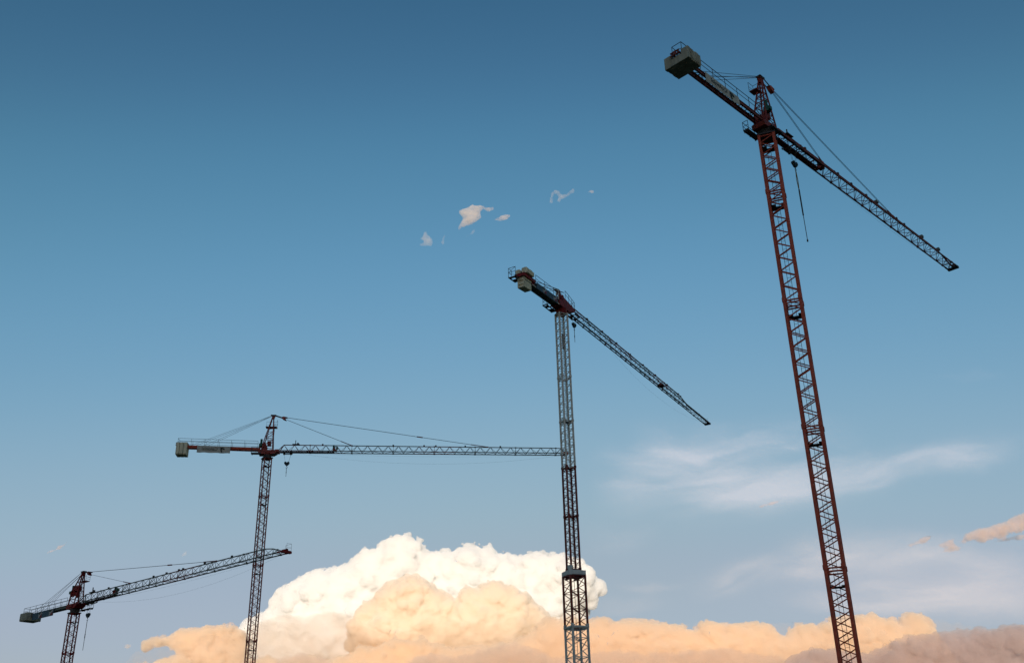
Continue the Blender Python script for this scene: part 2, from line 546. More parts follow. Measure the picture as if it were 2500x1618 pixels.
    rail(mb, [(x0, y1, pz), (x1, y1, pz), (x1, y0, pz)], 1.15, r=0.02, post=0.03, base=False)
    mb.bar((x0, y1, pz + .3), (x1, y1, pz + .3), 0.025)
    mb.build('peak_railing', M['steel'], pk)
    mb = MB(tf)
    for sy in (-0.15, 0.15): mb.bar((0.75, sy, 0.2), (0.86, sy, 5.0), 0.03)
    for z in steps(0.4, 4.9, 0.32): mb.bar((0.75 + 0.11 * z / 5, -0.15, z), (0.75 + 0.11 * z / 5, 0.15, z), 0.022)
    mb.build('ladder', M['steel'], pk)
    # hoist winch with its green motor
    mb = MB(tf @ Matrix.Translation((0, 0, p.get('wz', 0))))
    mb.tube((-0.55, -0.42, 0.75), (-0.55, 0.42, 0.75), 0.42, n=18)
    mb.prism([(-1.05, 0.12), (-0.05, 0.12), (-0.25, 1.2), (-0.62, 1.55), (-0.85, 1.2)], 1, -0.5, -0.43)
    mb.prism([(-1.05, 0.12), (-0.05, 0.12), (-0.25, 1.2), (-0.62, 1.55), (-0.85, 1.2)], 1, 0.43, 0.5)
    mb.box((-0.1, -0.5, 1.0), (0.45, 0.35, 1.7))
    mb.build('hoist_winch', head, root)
    gx, gy, gz = p['motor']
    mb = MB(tf)
    mb.tube((gx, gy, gz), (gx, gy, gz + 0.6), 0.36, 0.33, n=16)
    mb.tube((gx, gy, gz + 0.6), (gx, gy, gz + 0.8), 0.30, 0.17, n=16)
    mb.tube((gx, gy, gz + 0.8), (gx, gy, gz + 1.4), 0.19, n=14)
    mb.box((gx - 0.2, gy - 0.5, gz + 0.1), (gx + 0.2, gy - 0.3, gz + 0.5))
    mb.build('hoist_motor', M['green'], root)
    # twin struts and fork plate from the apex towards the jib ties
    K = A + Vector((1.75, 0, -0.47))
    mb = MB(tf)
    for sy in (-0.17, 0.17): mb.bar(A + Vector((0.25, sy, -0.02)), K + Vector((-0.2, sy, 0.02)), 0.07, 0.12)
    st = mb.build('tie_strut', M['steel'], root)
    mb = MB(tf)
    mb.prism([(K.x - 0.5, K.z + 0.12), (K.x - 0.1, K.z + 0.26), (K.x + 0.55, K.z + 0.12), (K.x + 0.52, K.z + 0.02), (K.x + 0.1, K.z + 0.02),
              (K.x + 0.42, K.z - 0.38), (K.x + 0.36, K.z - 0.44), (K.x - 0.12, K.z - 0.26)], 1, -0.22, 0.22)
    mb.build('fork_plate', red, st)
    # jib
    x1 = p['jib']
    jib, HW, HT, tops = jib_truss(root, tf, 1.75, x1, p['jibmats'], secs=p.get('secs'), drop=p.get('drop_at', 3.4), ch=p.get('ch', 0.11), dg=p.get('dg', 0.05))
    tip_parts(jib, tf, x1, 0.6, p['tipmat'], M['steel'])
    mb = MB(tf)
    wx = 11.0
    mb.box((2.0, 0.08, 0.07), (wx, 0.56, 0.11)); mb.box((2.0, -0.56, 0.07), (wx, -0.3, 0.11))
    for x in steps(2.2, wx - .2, 0.9): mb.box((x - 0.03, -0.3, 0.07), (x + 0.03, 0.08, 0.11))
    mb.build('walkway', M['rust'], jib)
    mb = MB(tf)
    mb.box((wx - 0.3, -0.25, 0.12), (wx + 0.4, 0.3, 0.4)); mb.tube((wx, -0.3, 0.5), (wx, 0.33, 0.5), 0.19, n=14)
    mb.build('trolley_winch', head, jib)
    mb = MB(tf)
    mb.tube((wx - 0.15, 0.1, 0.5), (wx - 0.15, 0.1, 1.25), 0.17, n=12); mb.box((wx + 0.25, -0.05, 0.5), (wx + 0.55, 0.3, 0.95))
    mb.build('winch_motor', M['green'], jib)
    mb = MB(tf)
    mb.box((4.0, -0.3, HT(4) + 0.06), (5.2, 0.3, HT(4) + 0.14)); mb.bar((4.5, 0, HT(4)), (4.5, 0, HT(4) + 0.85), 0.11)
    mb.tube((4.9, -0.12, HT(4) + 0.26), (4.9, 0.12, HT(4) + 0.26), 0.15, n=12)
    mb.build('rope_guide', M['steel'], jib)
    for gx_, big in p.get('lugs', []):
        mb = MB(tf)
        z = HT(gx_) + 0.05
        if big:
            mb.box((gx_ - 0.22, -0.17, z + 0.08), (gx_ + 0.22, 0.17, z + 0.42)); mb.bar((gx_ - 0.3, 0, z), (gx_ + 0.1, 0, z + 0.2), 0.1)
            mb.build('lamp_box', M['grey'], jib)
        else:
            mb.box((gx_ - 0.13, -0.1, z), (gx_ + 0.13, 0.1, z + 0.2))
            mb.build('rope_lug', M['steel'], jib)
    # jib ties
    for xe, kz, rod in p['ties']:
        e = Vector((xe, 0, HT(xe) + 0.06))
        s_ = K + Vector((0.5, 0, kz))
        mb = MB(tf)
        for sy in (-0.05, 0.05): mb.bar(s_ + Vector((0, sy, 0)), e + Vector((0, sy, 0)), 0.035)
        d = (e - s_).normalized()
        tie = mb.build('jib_tie', M['rope'], root)
        mb = MB(tf)
        mb.bar(e - d * rod, e, 0.11); mb.box((e.x - .15, -.1, e.z - .1), (e.x + .15, .1, e.z + .06))
        if rod > 2.5:
            t = s_.lerp(e, 0.66); mb.bar(t - d * 0.5, t + d * 0.5, 0.15)
        mb.build('tie_end', red, tie)
    # counter jib
    xe = -p['cj']
    ra, rb = p['cjz']
    tr = Matrix.Identity(4); tr[2][0] = (ra - rb) / (-xe); tr[2][3] = ra
    tfj, tf = tf, tf @ tr
    gy_ = p['cjw']
    mb = MB(tf)
    for sy in (-1, 1):
        y = sy * gy_
        mb.box((xe, y - 0.09, -0.02), (-1.15, y + 0.09, 0.03)); mb.box((xe, y - 0.09, -0.38), (-1.15, y + 0.09, -0.33)); mb.box((xe, y - 0.02, -0.33), (-1.15, y + 0.02, -0.02))
    xs = steps(xe + 0.2, -1.4, 1.1)
    for k, x in enumerate(xs):
        mb.bar((x, -gy_, -0.2), (x, gy_, -0.2), 0.07)
        if k: mb.bar((xs[k - 1], -gy_ * (1 if k % 2 else -1), -0.22), (x, gy_ * (1 if k % 2 else -1), -0.22), 0.05)
    cj = mb.build('counter_jib', p['cjmat'], root)
    mb = MB(tf)
    mb.box((xe + 0.4, gy_ - .2, 0.045), (-1.3, gy_ + .05, 0.075))
    mb.box((xe, -gy_ - .2, 0.035), (-p['cj'] + 0.9, gy_ + .2, 0.06))
    mb.build('walkway', M['steel'], cj)
    mb = MB(tf)
    ps = steps(xe, -1.6, 2.0)
    ry = gy_ + 0.18
    rail(mb, [(x, -ry, 0.03) for x in ps], 1.1, base=False)
    for x in ps:
        for sy in (-1, 1): mb.bar((x, sy * (ry - .2), -0.05), (x, sy * (ry + .02), 0.05), 0.05)
    mb.build('handrail', p['railmat'], cj)
    mb = MB(tf)
    rail(mb, [(x, ry, 0.03) for x in ps], 1.1, base=False)
    rail(mb, [(xe, ry, 0.03), (xe, -ry, 0.03)], 1.1, base=False)
    mb.build('handrail', p['railmat'], cj)
    if p.get('boxcj'):
        mb = MB(tf); mb.box((xe + 1.0, -gy_ + .03, -0.3), (-1.5, gy_ - .03, -0.24)); mb.build('deck_plate', M['grey'], cj)
    # rear ties
    A = A + Vector((0, 0, -ra))
    for sy in (-gy_, gy_):
        for xr in p['rear']:
            mb = MB(tf)
            mb.bar(A + Vector((-0.35, sy * 0.35, -0.1)), (xr, sy, 0.05), 0.03)
            mb.build('rear_tie', M['rope'], root)
    tf = tfj
    # counterweight
    for (x0, x1_, y0, y1, z0, z1, notch) in p['cw']:
        mb = MB(tf)
        if notch:
            d = notch
            mb.prism([(y0, z0), (y1, z0), (y1, z1), (y1 * .42, z1), (y1 * .42, z1 - d), (y0 * .42, z1 - d), (y0 * .42, z1), (y0, z1)], 0, x0, x1_)
        else:
            c = 0.09
            mb.prism([(y0 + c, z0), (y1 - c, z0), (y1, z0 + c * 2), (y1, z1 - c), (y1 - c, z1), (y0 + c, z1), (y0, z1 - c), (y0, z0 + c * 2)], 0, x0, x1_)
        mb.build('counterweight_block', p.get('cwmat', M['concrete']), root, bevel=0.02)
    mb = MB(tf)
    cx0, cx1 = min(c[0] for c in p['cw']), max(c[1] for c in p['cw'])
    zt = max(c[5] for c in p['cw'])
    for sy in (-0.35, 0.35): mb.bar((cx0 - 0.15, sy, zt - 0.14), (cx1 + 0.1, sy, zt - 0.14), 0.14)
    mb.bar((cx0 - 0.15, -0.5, zt - 0.35), (cx0 - 0.15, 0.5, zt - 0.35), 0.12); mb.bar((cx0 - 0.15, -0.5, zt - 0.02), (cx0 - 0.15, 0.5, zt - 0.02), 0.1)
    mb.box((cx0 - 0.22, -0.12, zt - 0.4), (cx0 - 0.06, 0.12, zt + 0.05))
    mb.build('hanger_frame', M['rust'], root)
    if p.get('endrail'):
        mb = MB(tf)
        rail(mb, [(cx0 + 1.2, -0.5, zt - .4), (cx0 + 0.3, -0.5, zt - .4), (cx0 + 0.3, 0.55, zt - .4), (cx0 + 1.2, 0.55, zt - .4)], 1.5, base=False)
        mb.build('end_railing', M['steel'], root)
    b = p['banner']
    (blue_banner if p.get('blue') else banner)(root, tf @ tr, b[0], b[1], b[2], b[3], -gy_ - 0.24)
    # trolley and hook
    zh = trolley_hook(root, tf, p['xt'], p['drop'], M['steel'], M['tealhook'])
    sag_rope(root, tf, p['xt'] + 1, -0.15, x1, -0.1, p['sag'])
    sag_rope(root, tf, p['xt'] + 1, -0.12, x1, -0.1, p['sag'] * 0.25, y=0.2, r=0.007)
    hp = tf @ Vector((p['xt'], 0, zh + 0.02))
    sling((p['x'] + hp.x, p['y'] + hp.y, hp.z), None, p['sling'], p['slingstyle'], p['slinglabel'])
    return root

JA = ['rust', 'steel', 'rust']
hammerhead(dict(
    label='nearest and tallest red tower crane at right, with a grey block counterweight', red=M['red'], head=M['oldred'],
    x=26.3, y=83.98, zj=63.05, apex=(0.6, 6.65), platz=4.9, cjz=(0.42, 0.5), cjw=0.38, ang=45.1, mast_yaw=-(17.4 + 4), side=1.46, leg=0.26, lace=0.085, pitch=1.5, flare=True,
    joints=[0, 6.1, 18.3, 30.6, 43.0, 54.9, 61.75], plat=[(-2.0, 0.2, 0.8, 1.4), (-0.9, 1.2, -1.2, -0.8)], peakplat=(-0.45, 0.45, 0.1, 0.95),
    motor=(-0.35, -0.62, 1.4), jib=44.2, jibmats=[M['rust']], tipmat=M['steel'], ch=0.12, dg=0.055,
    lugs=[(8, 0), (15, 0), (18, 0), (21.5, 0), (24, 1), (29, 0), (31, 0), (35.8, 1), (40.5, 1)],
    ties=[(11.6, -0.3, 0.8), (28.0, 0.1, 1.2)], cj=13.9, cjmat=M['rust'], railmat=M['steel'], rear=[-10.2, -11.4],
    cw=[(-14.9 + 0.4 * k, -14.9 + 0.4 * (k + 1) - 0.012, -1.35 - 0.03 * (k % 2), 1.35 + 0.03 * (k % 2), -0.3, 1.0 - 0.03 * (k % 3), 0.5 if k < 1 else 0) for k in range(5)],
    endrail=True, banner=(-11.2, -5.6, -1.08, -0.02), xt=5.0, drop=1.6, sag=1.3, sling=8.5, slingstyle='long',
    slinglabel='long lifting sling with a yellowish strap hanging from the near right crane'))

hammerhead(dict(
    label='red tower crane seen side on, its level jib ending behind the white mast', red=M['maroon'], head=M['maroon'], cwmat=M['pale'],
    x=-41.27, y=159.75, zj=55.35, apex=(0.55, 6.4), platz=4.5, cjz=(0.45, 0.85), cjw=0.42, ang=6.1, mast_yaw=14.5 + 18, side=1.2, leg=0.15, lace=0.06, pitch=1.37,
    joints=[0, 1.9, 13.3, 24.8, 36.4, 47.6, 54.1], plat=[(-2.5, -0.9, -1.3, -0.7), (0.9, 1.8, -1.2, -0.7)], peakplat=(-0.7, 1.15, 0.1, 1.1),
    motor=(-1.1, -0.3, 0.65), jib=50.3, drop_at=0.9, jibmats=[M['rust'], M['grey'], M['rust'], M['grey']], secs=[0.13, 0.46, 0.62], tipmat=M['red'],
    lugs=[(9, 0), (20.8, 0), (26, 0), (28, 0), (33, 0), (39, 0)],
    ties=[(13.8, -0.3, 1.9), (36.8, 0.1, 2.9)], cj=14.6, cjmat=M['red'], railmat=M['grey'], rear=[-10.4, -12.4],
    cw=[(-14.75 + 0.6 * k, -14.75 + 0.6 * k + 0.53, -0.9, 0.9, -0.85, 1.25, 0) for k in range(3)],
    banner=(-11.4, -6.0, -1.2, 0.0), xt=3.3, drop=1.5, sag=1.8, sling=1.5, slingstyle='short',
    slinglabel='short lifting sling under the hook of the side-on crane, third from right'))

hammerhead(dict(
    label='lowest and leftmost red tower crane, its jib passing behind another red mast', red=M['deepred'],
    x=-67.72, y=155.93, zj=30.3, apex=(0.95, 4.9), platz=3.55, cjz=(0.1, 0.15), cjw=0.42, wz=1.1, ang=-39.1, mast_yaw=23.5 + 20, side=1.2, leg=0.15, lace=0.06, pitch=1.4,
    joints=[0, 11.6, 23.1, 29.0], plat=[(0.4, 2.9, 0.8, 1.35), (-1.2, 0.4, 0.8, 1.2)], peakplat=(0.1, 1.35, 0.1, 0.95),
    motor=(-1.1, -0.2, 1.6), jib=50.2, jibmats=[M['grey'], M['rust'], M['grey']], secs=[0.45, 0.6], tipmat=M['deepred'],
    lugs=[(9, 0), (20.8, 0), (24, 0), (27, 0), (28, 0), (33, 0), (39, 0)],
    ties=[(14.7, -0.3, 1.9), (35.6, 0.1, 2.9)], cj=15.2, cjmat=M['grey'], boxcj=True, railmat=M['grey'], rear=[-11.2, -12.6],
    cw=[(-15.0 + 0.46 * k, -15.0 + 0.46 * (k + 1) - 0.012, -1.2, 1.2, -0.85, 0.4, 0.45 if k == 4 else 0) for k in range(5)],
    banner=(-11.9, -5.3, -1.1, -0.02), blue=True, xt=4.2, drop=1.5, sag=1.9, sling=4.3, slingstyle='short',
    slinglabel='lifting sling under the hook of the leftmost and lowest crane'))

# ------------------------------------------------------------------ the crane with the white mast and no tall peak
def flat_crane():
    x, y, zj, ang = 6.6, 119.82, 61.3, 60.3
    root = empty('tower_crane', (x, y, 0), 'tower crane with a white upper mast on a dark red one and cream counterweights', 'tower crane',
                 'tower cranes against the evening sky')
    mt = rotz(-(3.2 - 27))
    tf = rotz(ang, zj)
    s = 1.17
    for a, b, m in ((26.2, 32.6, 'rust'), (32.6, 38.7, 'rust'), (38.7, 44.8, 'white'), (44.8, 50.8, 'white'), (50.8, 60.0, 'white')):
        o = mast_piece(root, mt, s, s, a, b, 0.19, 0.058, 1.06, M[m], collar=True, platform=(a != 50.8), plat_z=a + 0.1,
                       cmat=M['rust'] if a in (38.7, 32.6) else M[m])
        o['label'] = ('off-white' if m == 'white' else 'dark red') + ' slim lattice mast section'
    S = 1.95
    for a, b, m in ((0, 12.0, 'collar'), (12.0, 19.6, 'collar'), (19.6, 25.6, 'rust')):
        o = mast_piece(root, mt, S, S, a, b, 0.2 if m == 'rust' else 0.21, 0.075, 2.05, M[m], horiz=True, collar=a > 0, platform=False, cmat=M['collar'])
        o['label'] = ('blue-grey' if m == 'collar' else 'dark red') + ' wide lattice mast section'
    mb = MB(mt)
    h = S / 2 + 0.1
    for z0, z1, t in ((25.6, 26.1, 0.08),):
        mb.box((-h, -h, z0), (h, -h + t, z1)); mb.box((-h, h - t, z0), (h, h, z1))
        mb.box((-h, -h + t, z0), (-h + t, h - t, z1)); mb.box((h - t, -h + t, z0), (h, h - t, z1))
    mb.box((-h - 0.05, -h - 0.05, 25.5), (-h + 0.3, -h + 0.3, 26.25))
    mb.prism([(-h - 0.02, -h - 0.02), (-h + 0.5, -h - 0.02), (-h - 0.02, -h + 0.5)], 2, 26.26, 26.6)
    cl = mb.build('mast_collar', M['collar'], root, bevel=0.02)
    mb = MB(mt)
    for k in (-1, 1):
        mb.bar((-h, k * s / 2, 25.5), (h, k * s / 2, 25.5), 0.2); mb.bar((k * s / 2, -h, 25.3), (k * s / 2, h, 25.3), 0.2)
    mb.build('collar_beam', M['rust'], cl)
    mb = MB(mt); g = S / 2 + 0.1
    for a, b in (((-g, -g), (g, -g)), ((g, -g), (g, g)), ((g, g), (-g, g)), ((-g, g), (-g, -g))):
        mb.bar((*a, 19.65), (*b, 19.65), 0.14, 0.2)
    mb.build('joint_frame', M['collar'], root)
    # enclosure behind the mast bars (a pale board inside the upper mast)
    mb = MB(mt); mb.box((0.15, 0.42, 55.2), (0.52, 0.46, 57.4)); mb.build('notice_board', M['whitemark'], root)
    # turntable
    mb = MB(mt)
    mb.box((-s / 2 - 0.1, -s / 2 - 0.1, 60.0), (s / 2 + 0.1, s / 2 + 0.1, 60.12))
    mb.tube((0, 0, 60.12), (0, 0, 60.66), 0.62, 0.8, n=24)
    mb.build('slewing_ring', M['deepred'], root)
    mb = MB(tf)
    mb.prism([(-1.7, -0.65), (1.1, -0.65), (2.7, -0.1), (3.0, 0.25), (2.2, 0.5), (0.5, 0.8), (-0.3, 0.9), (-0.8, 0.1), (-1.7, 0.1)], 1, -0.66, 0.66)
    mb.build('turntable', M['deepred'], root, bevel=0.02)
    mb = MB(tf)
    mb.prism([(-0.3, 0.95), (0.45, 0.95), (0.15, 1.25), (-0.15, 1.45), (-0.45, 2.05), (-0.65, 2.0)], 1, -0.2, 0.2)
    mb.tube((-0.05, -0.42, 1.15), (-0.05, 0.42, 1.15), 0.28, n=16)
    pk = mb.build('tower_peak', M['deepred'], root, bevel=0.015)
    mb = MB(tf)
    mb.bar((-1.1, -0.25, 0.2), (-0.75, -0.13, 1.9), 0.11); mb.bar((-1.1, 0.25, 0.2), (-0.75, 0.13, 1.9), 0.11)
    mb.box((-1.6, -0.2, 1.68), (-0.8, 0.2, 1.78)); mb.prism([(-1.6, 1.78), (-0.8, 1.78), (-0.65, 2.1)], 1, -0.16, 0.16)
    mb.build('post', M['white'], pk)
    mb = MB(tf); mb.bar((-0.5, 0, 1.95), (1.0, 0, 2.35), 0.06, 0.1); mb.build('arm', M['steel'], pk)
    mb = MB(tf)
    rail(mb, [(0.2, -0.62, 0.95), (1.2, -0.62, 0.75), (2.1, -0.62, 0.5), (2.9, -0.62, 0.3)], 1.15, base=False)
    rail(mb, [(0.2, 0.62, 0.95), (1.2, 0.62, 0.75), (2.1, 0.62, 0.5), (2.9, 0.62, 0.3), (2.9, -0.62, 0.3)], 1.15, base=False)
    mb.build('handrail', M['steel'], root)
    mb = MB(tf)
    mb.box((-2.5, 0.8, -0.72), (0.0, 0.9, -0.6)); mb.box((-2.5, 1.35, -0.72), (0.0, 1.45, -0.6))
    for xx in (-2.5, -1.7, -0.9, -0.1): mb.bar((xx, 0.6, -0.68), (xx, 1.45, -0.68), 0.11)
    mb.box((-2.1, 0.9, -0.66), (-1.7, 1.35, -0.62)); mb.box((-0.8, 0.7, -0.66), (0.0, 1.35, -0.62))
    sp = mb.build('side_platform', M['steel'], root)
    mb = MB(tf); rail(mb, [(-1.4, 1.4, -.6), (-2.45, 1.4, -.6), (-2.45, .7, -.6)], 1.05, base=False); mb.build('railing', M['steel'], sp)
    # jib
    x1 = 55.6
    prof = lambda x: 1.15 if x < 43.5 else max(0.34, 1.15 - (x - 43.5) * 0.42)
    jib, HW, HT, tops = jib_truss(root, tf, 2.4, x1, [M['rust'], M['grey'], M['rust'], M['grey'], M['rust'], M['grey'], M['steel']],
                                  hw=0.58, h=1.15, ch=0.10, dg=0.045, panel=1.75, hw1=0.5, secs=[0.08, 0.24, 0.4, 0.52, 0.68, 0.8], prof=prof)
    tip_parts(jib, tf, x1, 0.45, M['steel'], M['steel'])
    mb = MB(tf)
    for xx in steps(3, 42, 5.2): mb.box((xx - .16, -.16, HT(xx) - .05), (xx + .16, .16, HT(xx) + .1))
    mb.box((34.0, -0.45, 0.05), (35.2, 0.45, 0.25)); mb.box((34.4, 0.0, 0.25), (35.2, 0.35, 0.55))
    mb.build('trolley_winch', M['rust'], jib)
    mb = MB(tf); mb.box((3.0, 0.1, 0.06), (x1 - 8, 0.36, 0.09)); mb.build('walkway', M['galv'], jib)
    mb = MB(tf)
    mb.bar((44.2, 0.4, 0.95), (x1 - 1.5, 0.4, 0.8), 0.03)
    for xx in steps(44.3, x1 - 2, 2.2): mb.bar((xx, 0.4, 0), (xx, 0.4, 0.93), 0.028)
    mb.build('handrail', M['steel'], jib)
    # counter jib
    xe = -10.75
    tr = Matrix.Identity(4); tr[2][0] = 0.045
    tfj, tf = tf, tf @ tr
    mb = MB(tf)
    for sy in (-1, 1):
        yy = sy * 0.45
        mb.box((xe, yy - 0.1, 0.0), (-1.4, yy + 0.1, 0.06)); mb.box((xe, yy - 0.1, -0.5), (-1.4, yy + 0.1, -0.44)); mb.box((xe, yy - 0.025, -0.44), (-1.4, yy + 0.025, 0.0))
    for xx in steps(xe + .3, -1.7, 1.2): mb.bar((xx, -0.42, -0.4), (xx, 0.42, -0.4), 0.08)
    cj = mb.build('counter_jib', M['grey'], root)
    mb = MB(tf)
    mb.box((-8.9, -0.62, -0.62), (-1.6, -0.55, -0.54)); mb.box((-5.5, -0.62, 0.07), (-1.2, -0.5, 0.16))
    mb.build('pale_edge', M['white'], cj)
    mb = MB(tf); mb.box((xe + 2.3, -0.4, -0.34), (-1.5, 0.4, -0.3)); mb.build('deck_plate', M['grey'], cj)
    mb = MB(tf)
    for sy in (-1, 1): mb.box((xe - 0.2, sy * 0.6 - .09, -0.11), (-8.2, sy * 0.6 + .09, 0.32))
    mb.box((xe - 0.36, -0.69, -0.11), (xe - 0.2, 0.69, 0.32)); mb.box((-8.9, -0.5, -0.5), (-8.2, -0.47, 0.1))
    mb.build('weight_frame', M['deepred'], cj)
    for sy in (-0.62, 0.62):
        mb = MB(tf); rail(mb, [(xx, sy, 0.06) for xx in steps(-8.0, -0.8, 2.2)], 1.1, base=False); mb.build('handrail', M['steel'], cj)
    mb = MB(tf)
    mb.box((xe - 1.1, 0.1, -0.32), (xe - 0.2, 0.2, -0.2)); mb.box((xe - 1.1, 1.1, -0.32), (xe + 0.6, 1.2, -0.2)); mb.box((xe - 1.1, 0.2, -0.3), (xe - 0.7, 1.1, -0.24)); mb.box((xe - .2, .4, -.3), (xe + .6, 1.1, -.24))
    ep = mb.build('end_platform', M['steel'], cj)
    mb = MB(tf)
    rail(mb, [(xe - 1.1, 0.15, -0.24), (xe - 1.1, 1.15, -0.24), (xe - 0.3, 1.15, -0.24)], 1.25, base=False)
    mb.bar((xe - 1.1, 0.15, -.2), (xe - 1.1, 1.15, 0.4), 0.03); mb.bar((xe - 1.1, 1.15, .4), (xe - 1.1, 0.15, 1.0), 0.03)
    mb.build('railing', M['steel'], ep)
    for sy in (-0.3, 0.3):
        mb = MB(tf); mb.bar((-0.7, sy * .6, 2.05), (-8.0, sy * 1.6, 0.35), 0.06); mb.build('rear_tie', M['steel'], root)
    mb = MB(tf); mb.bar((-1.4, 0.1, 1.75), (-5.0, 0.1, 0.2), 0.045); mb.build('rear_tie', M['steel'], root)
    blue_banner(root, tf, -7.9, -2.3, -0.72, 0.16, -0.68)
    # counterweights: hanging blocks, the end one with two slots, and upright blocks with rounded tops
    def rounded(y0, y1, z0, z1, r=0.22):
        pts = [(y0, z0), (y1, z0), (y1, z1 - r)]
        for k in range(1, 6): t = R(90 * k / 6); pts.append((y1 - r + r * math.cos(t), z1 - r + r * math.sin(t)))
        for k in range(0, 6): t = R(90 + 90 * k / 6); pts.append((y0 + r + r * math.cos(t), z1 - r + r * math.sin(t)))
        pts.append((y0, z1 - r))
        return pts
    bw = 0.46
    for k in range(4):
        xa = xe - 0.1 + k * bw
        ztop = 1.12 - 0.06 * (k % 2)
        for (y0, y1, dz) in ((-0.98, -0.16, 0.0), (0.0, 0.72, -0.1)):
            mb = MB(tf)
            mb.prism(rounded(y0, y1, 0.34, ztop + dz), 0, xa, xa + bw - 0.025)
            mb.build('counterweight_block', M['pale'], root, bevel=0.02)
    for k in range(4):
        xa = xe - 0.1 + k * bw
        mb = MB(tf)
        if k == 0:
            mb.prism([(-0.5, -1.55), (0.45, -1.55), (0.45, -0.12), (-0.5, -0.12)], 0, xa + 0.12, xa + bw - 0.025)
            for za, zb in ((-1.55, -1.32), (-1.14, -0.72), (-0.54, -0.12)):
                mb.prism([(-0.5, za), (0.45, za), (0.45, zb), (-0.5, zb)], 0, xa, xa + 0.118)
            mb.prism([(-0.5, -1.31), (-0.38, -1.31), (-0.38, -0.13), (-0.5, -0.13)], 0, xa + .002, xa + 0.116)
            mb.prism([(0.33, -1.31), (0.45, -1.31), (0.45, -0.13), (0.33, -0.13)], 0, xa + .002, xa + 0.116)
        else:
            mb.prism([(-0.5, -1.55 + 0.03 * k), (0.45, -1.55 + 0.03 * k), (0.45, -0.12), (-0.5, -0.12)], 0, xa, xa + bw - 0.025)
        mb.build('counterweight_block', M['pale'], root)
    tf = tfj
    zh = trolley_hook(root, tf, 3.7, 0.9, M['steel'], M['tealhook'], hw=0.5)
    sag_rope(root, tf, 12.0, -0.1, x1 - 1, -0.1, 2.4)
    hp = tf @ Vector((3.7, 0, zh + 0.02))
    sling((x + hp.x, y + hp.y, hp.z), None, 1.8, 'short', 'short lifting sling under the hook beside the white mast')
    return root
flat_crane()

# ------------------------------------------------------------------ ground
mb = MB()
mb.add([(-60000, -60000, 0), (60000, -60000, 0), (60000, 60000, 0), (-60000, 60000, 0)], [(0, 1, 2, 3)])
gm = paint('dry_grass_ground', (0.10, 0.11, 0.05), (0.07, 0.06, 0.04), rough=1.0, scale=0.02)
g = mb.build('ground', gm, None)
tag(g, kind='structure')

# ------------------------------------------------------------------ unseen ridge added behind the camera to keep the low sun off the cranes
from mathutils import noise
mb = MB()
nu, nv = 90, 22
for i in range(nu + 1):
    az = R(151 + 60 * i / nu)
    for j in range(nv + 1):
        t = j / nv
        d = 3200 + 3600 * t
        hgt = 1220 * math.sin(math.pi * min(1, t)) ** 1.2 * (0.35 + 0.65 * math.sin(math.pi * i / nu) ** 0.5)
        nz = noise.fractal(Vector((math.sin(az) * d, math.cos(az) * d, 0)) * 0.0011, 0.9, 2.1, 6)
        hgt *= 1 + 0.16 * nz
        mb.v.append(Vector((math.sin(az) * d, math.cos(az) * d, max(-5, hgt - 8))))
for i in range(nu):
    for j in range(nv):
        a = i * (nv + 1) + j
        mb.f.append([a, a + 1, a + nv + 2, a + nv + 1])
shade_ridge = mb.build('shade_ridge', paint('shade_ridge_slope', (0.05, 0.07, 0.03), (0.03, 0.04, 0.02), rough=1.0, scale=0.01), None, smooth=True)
tag(shade_ridge, kind='structure')

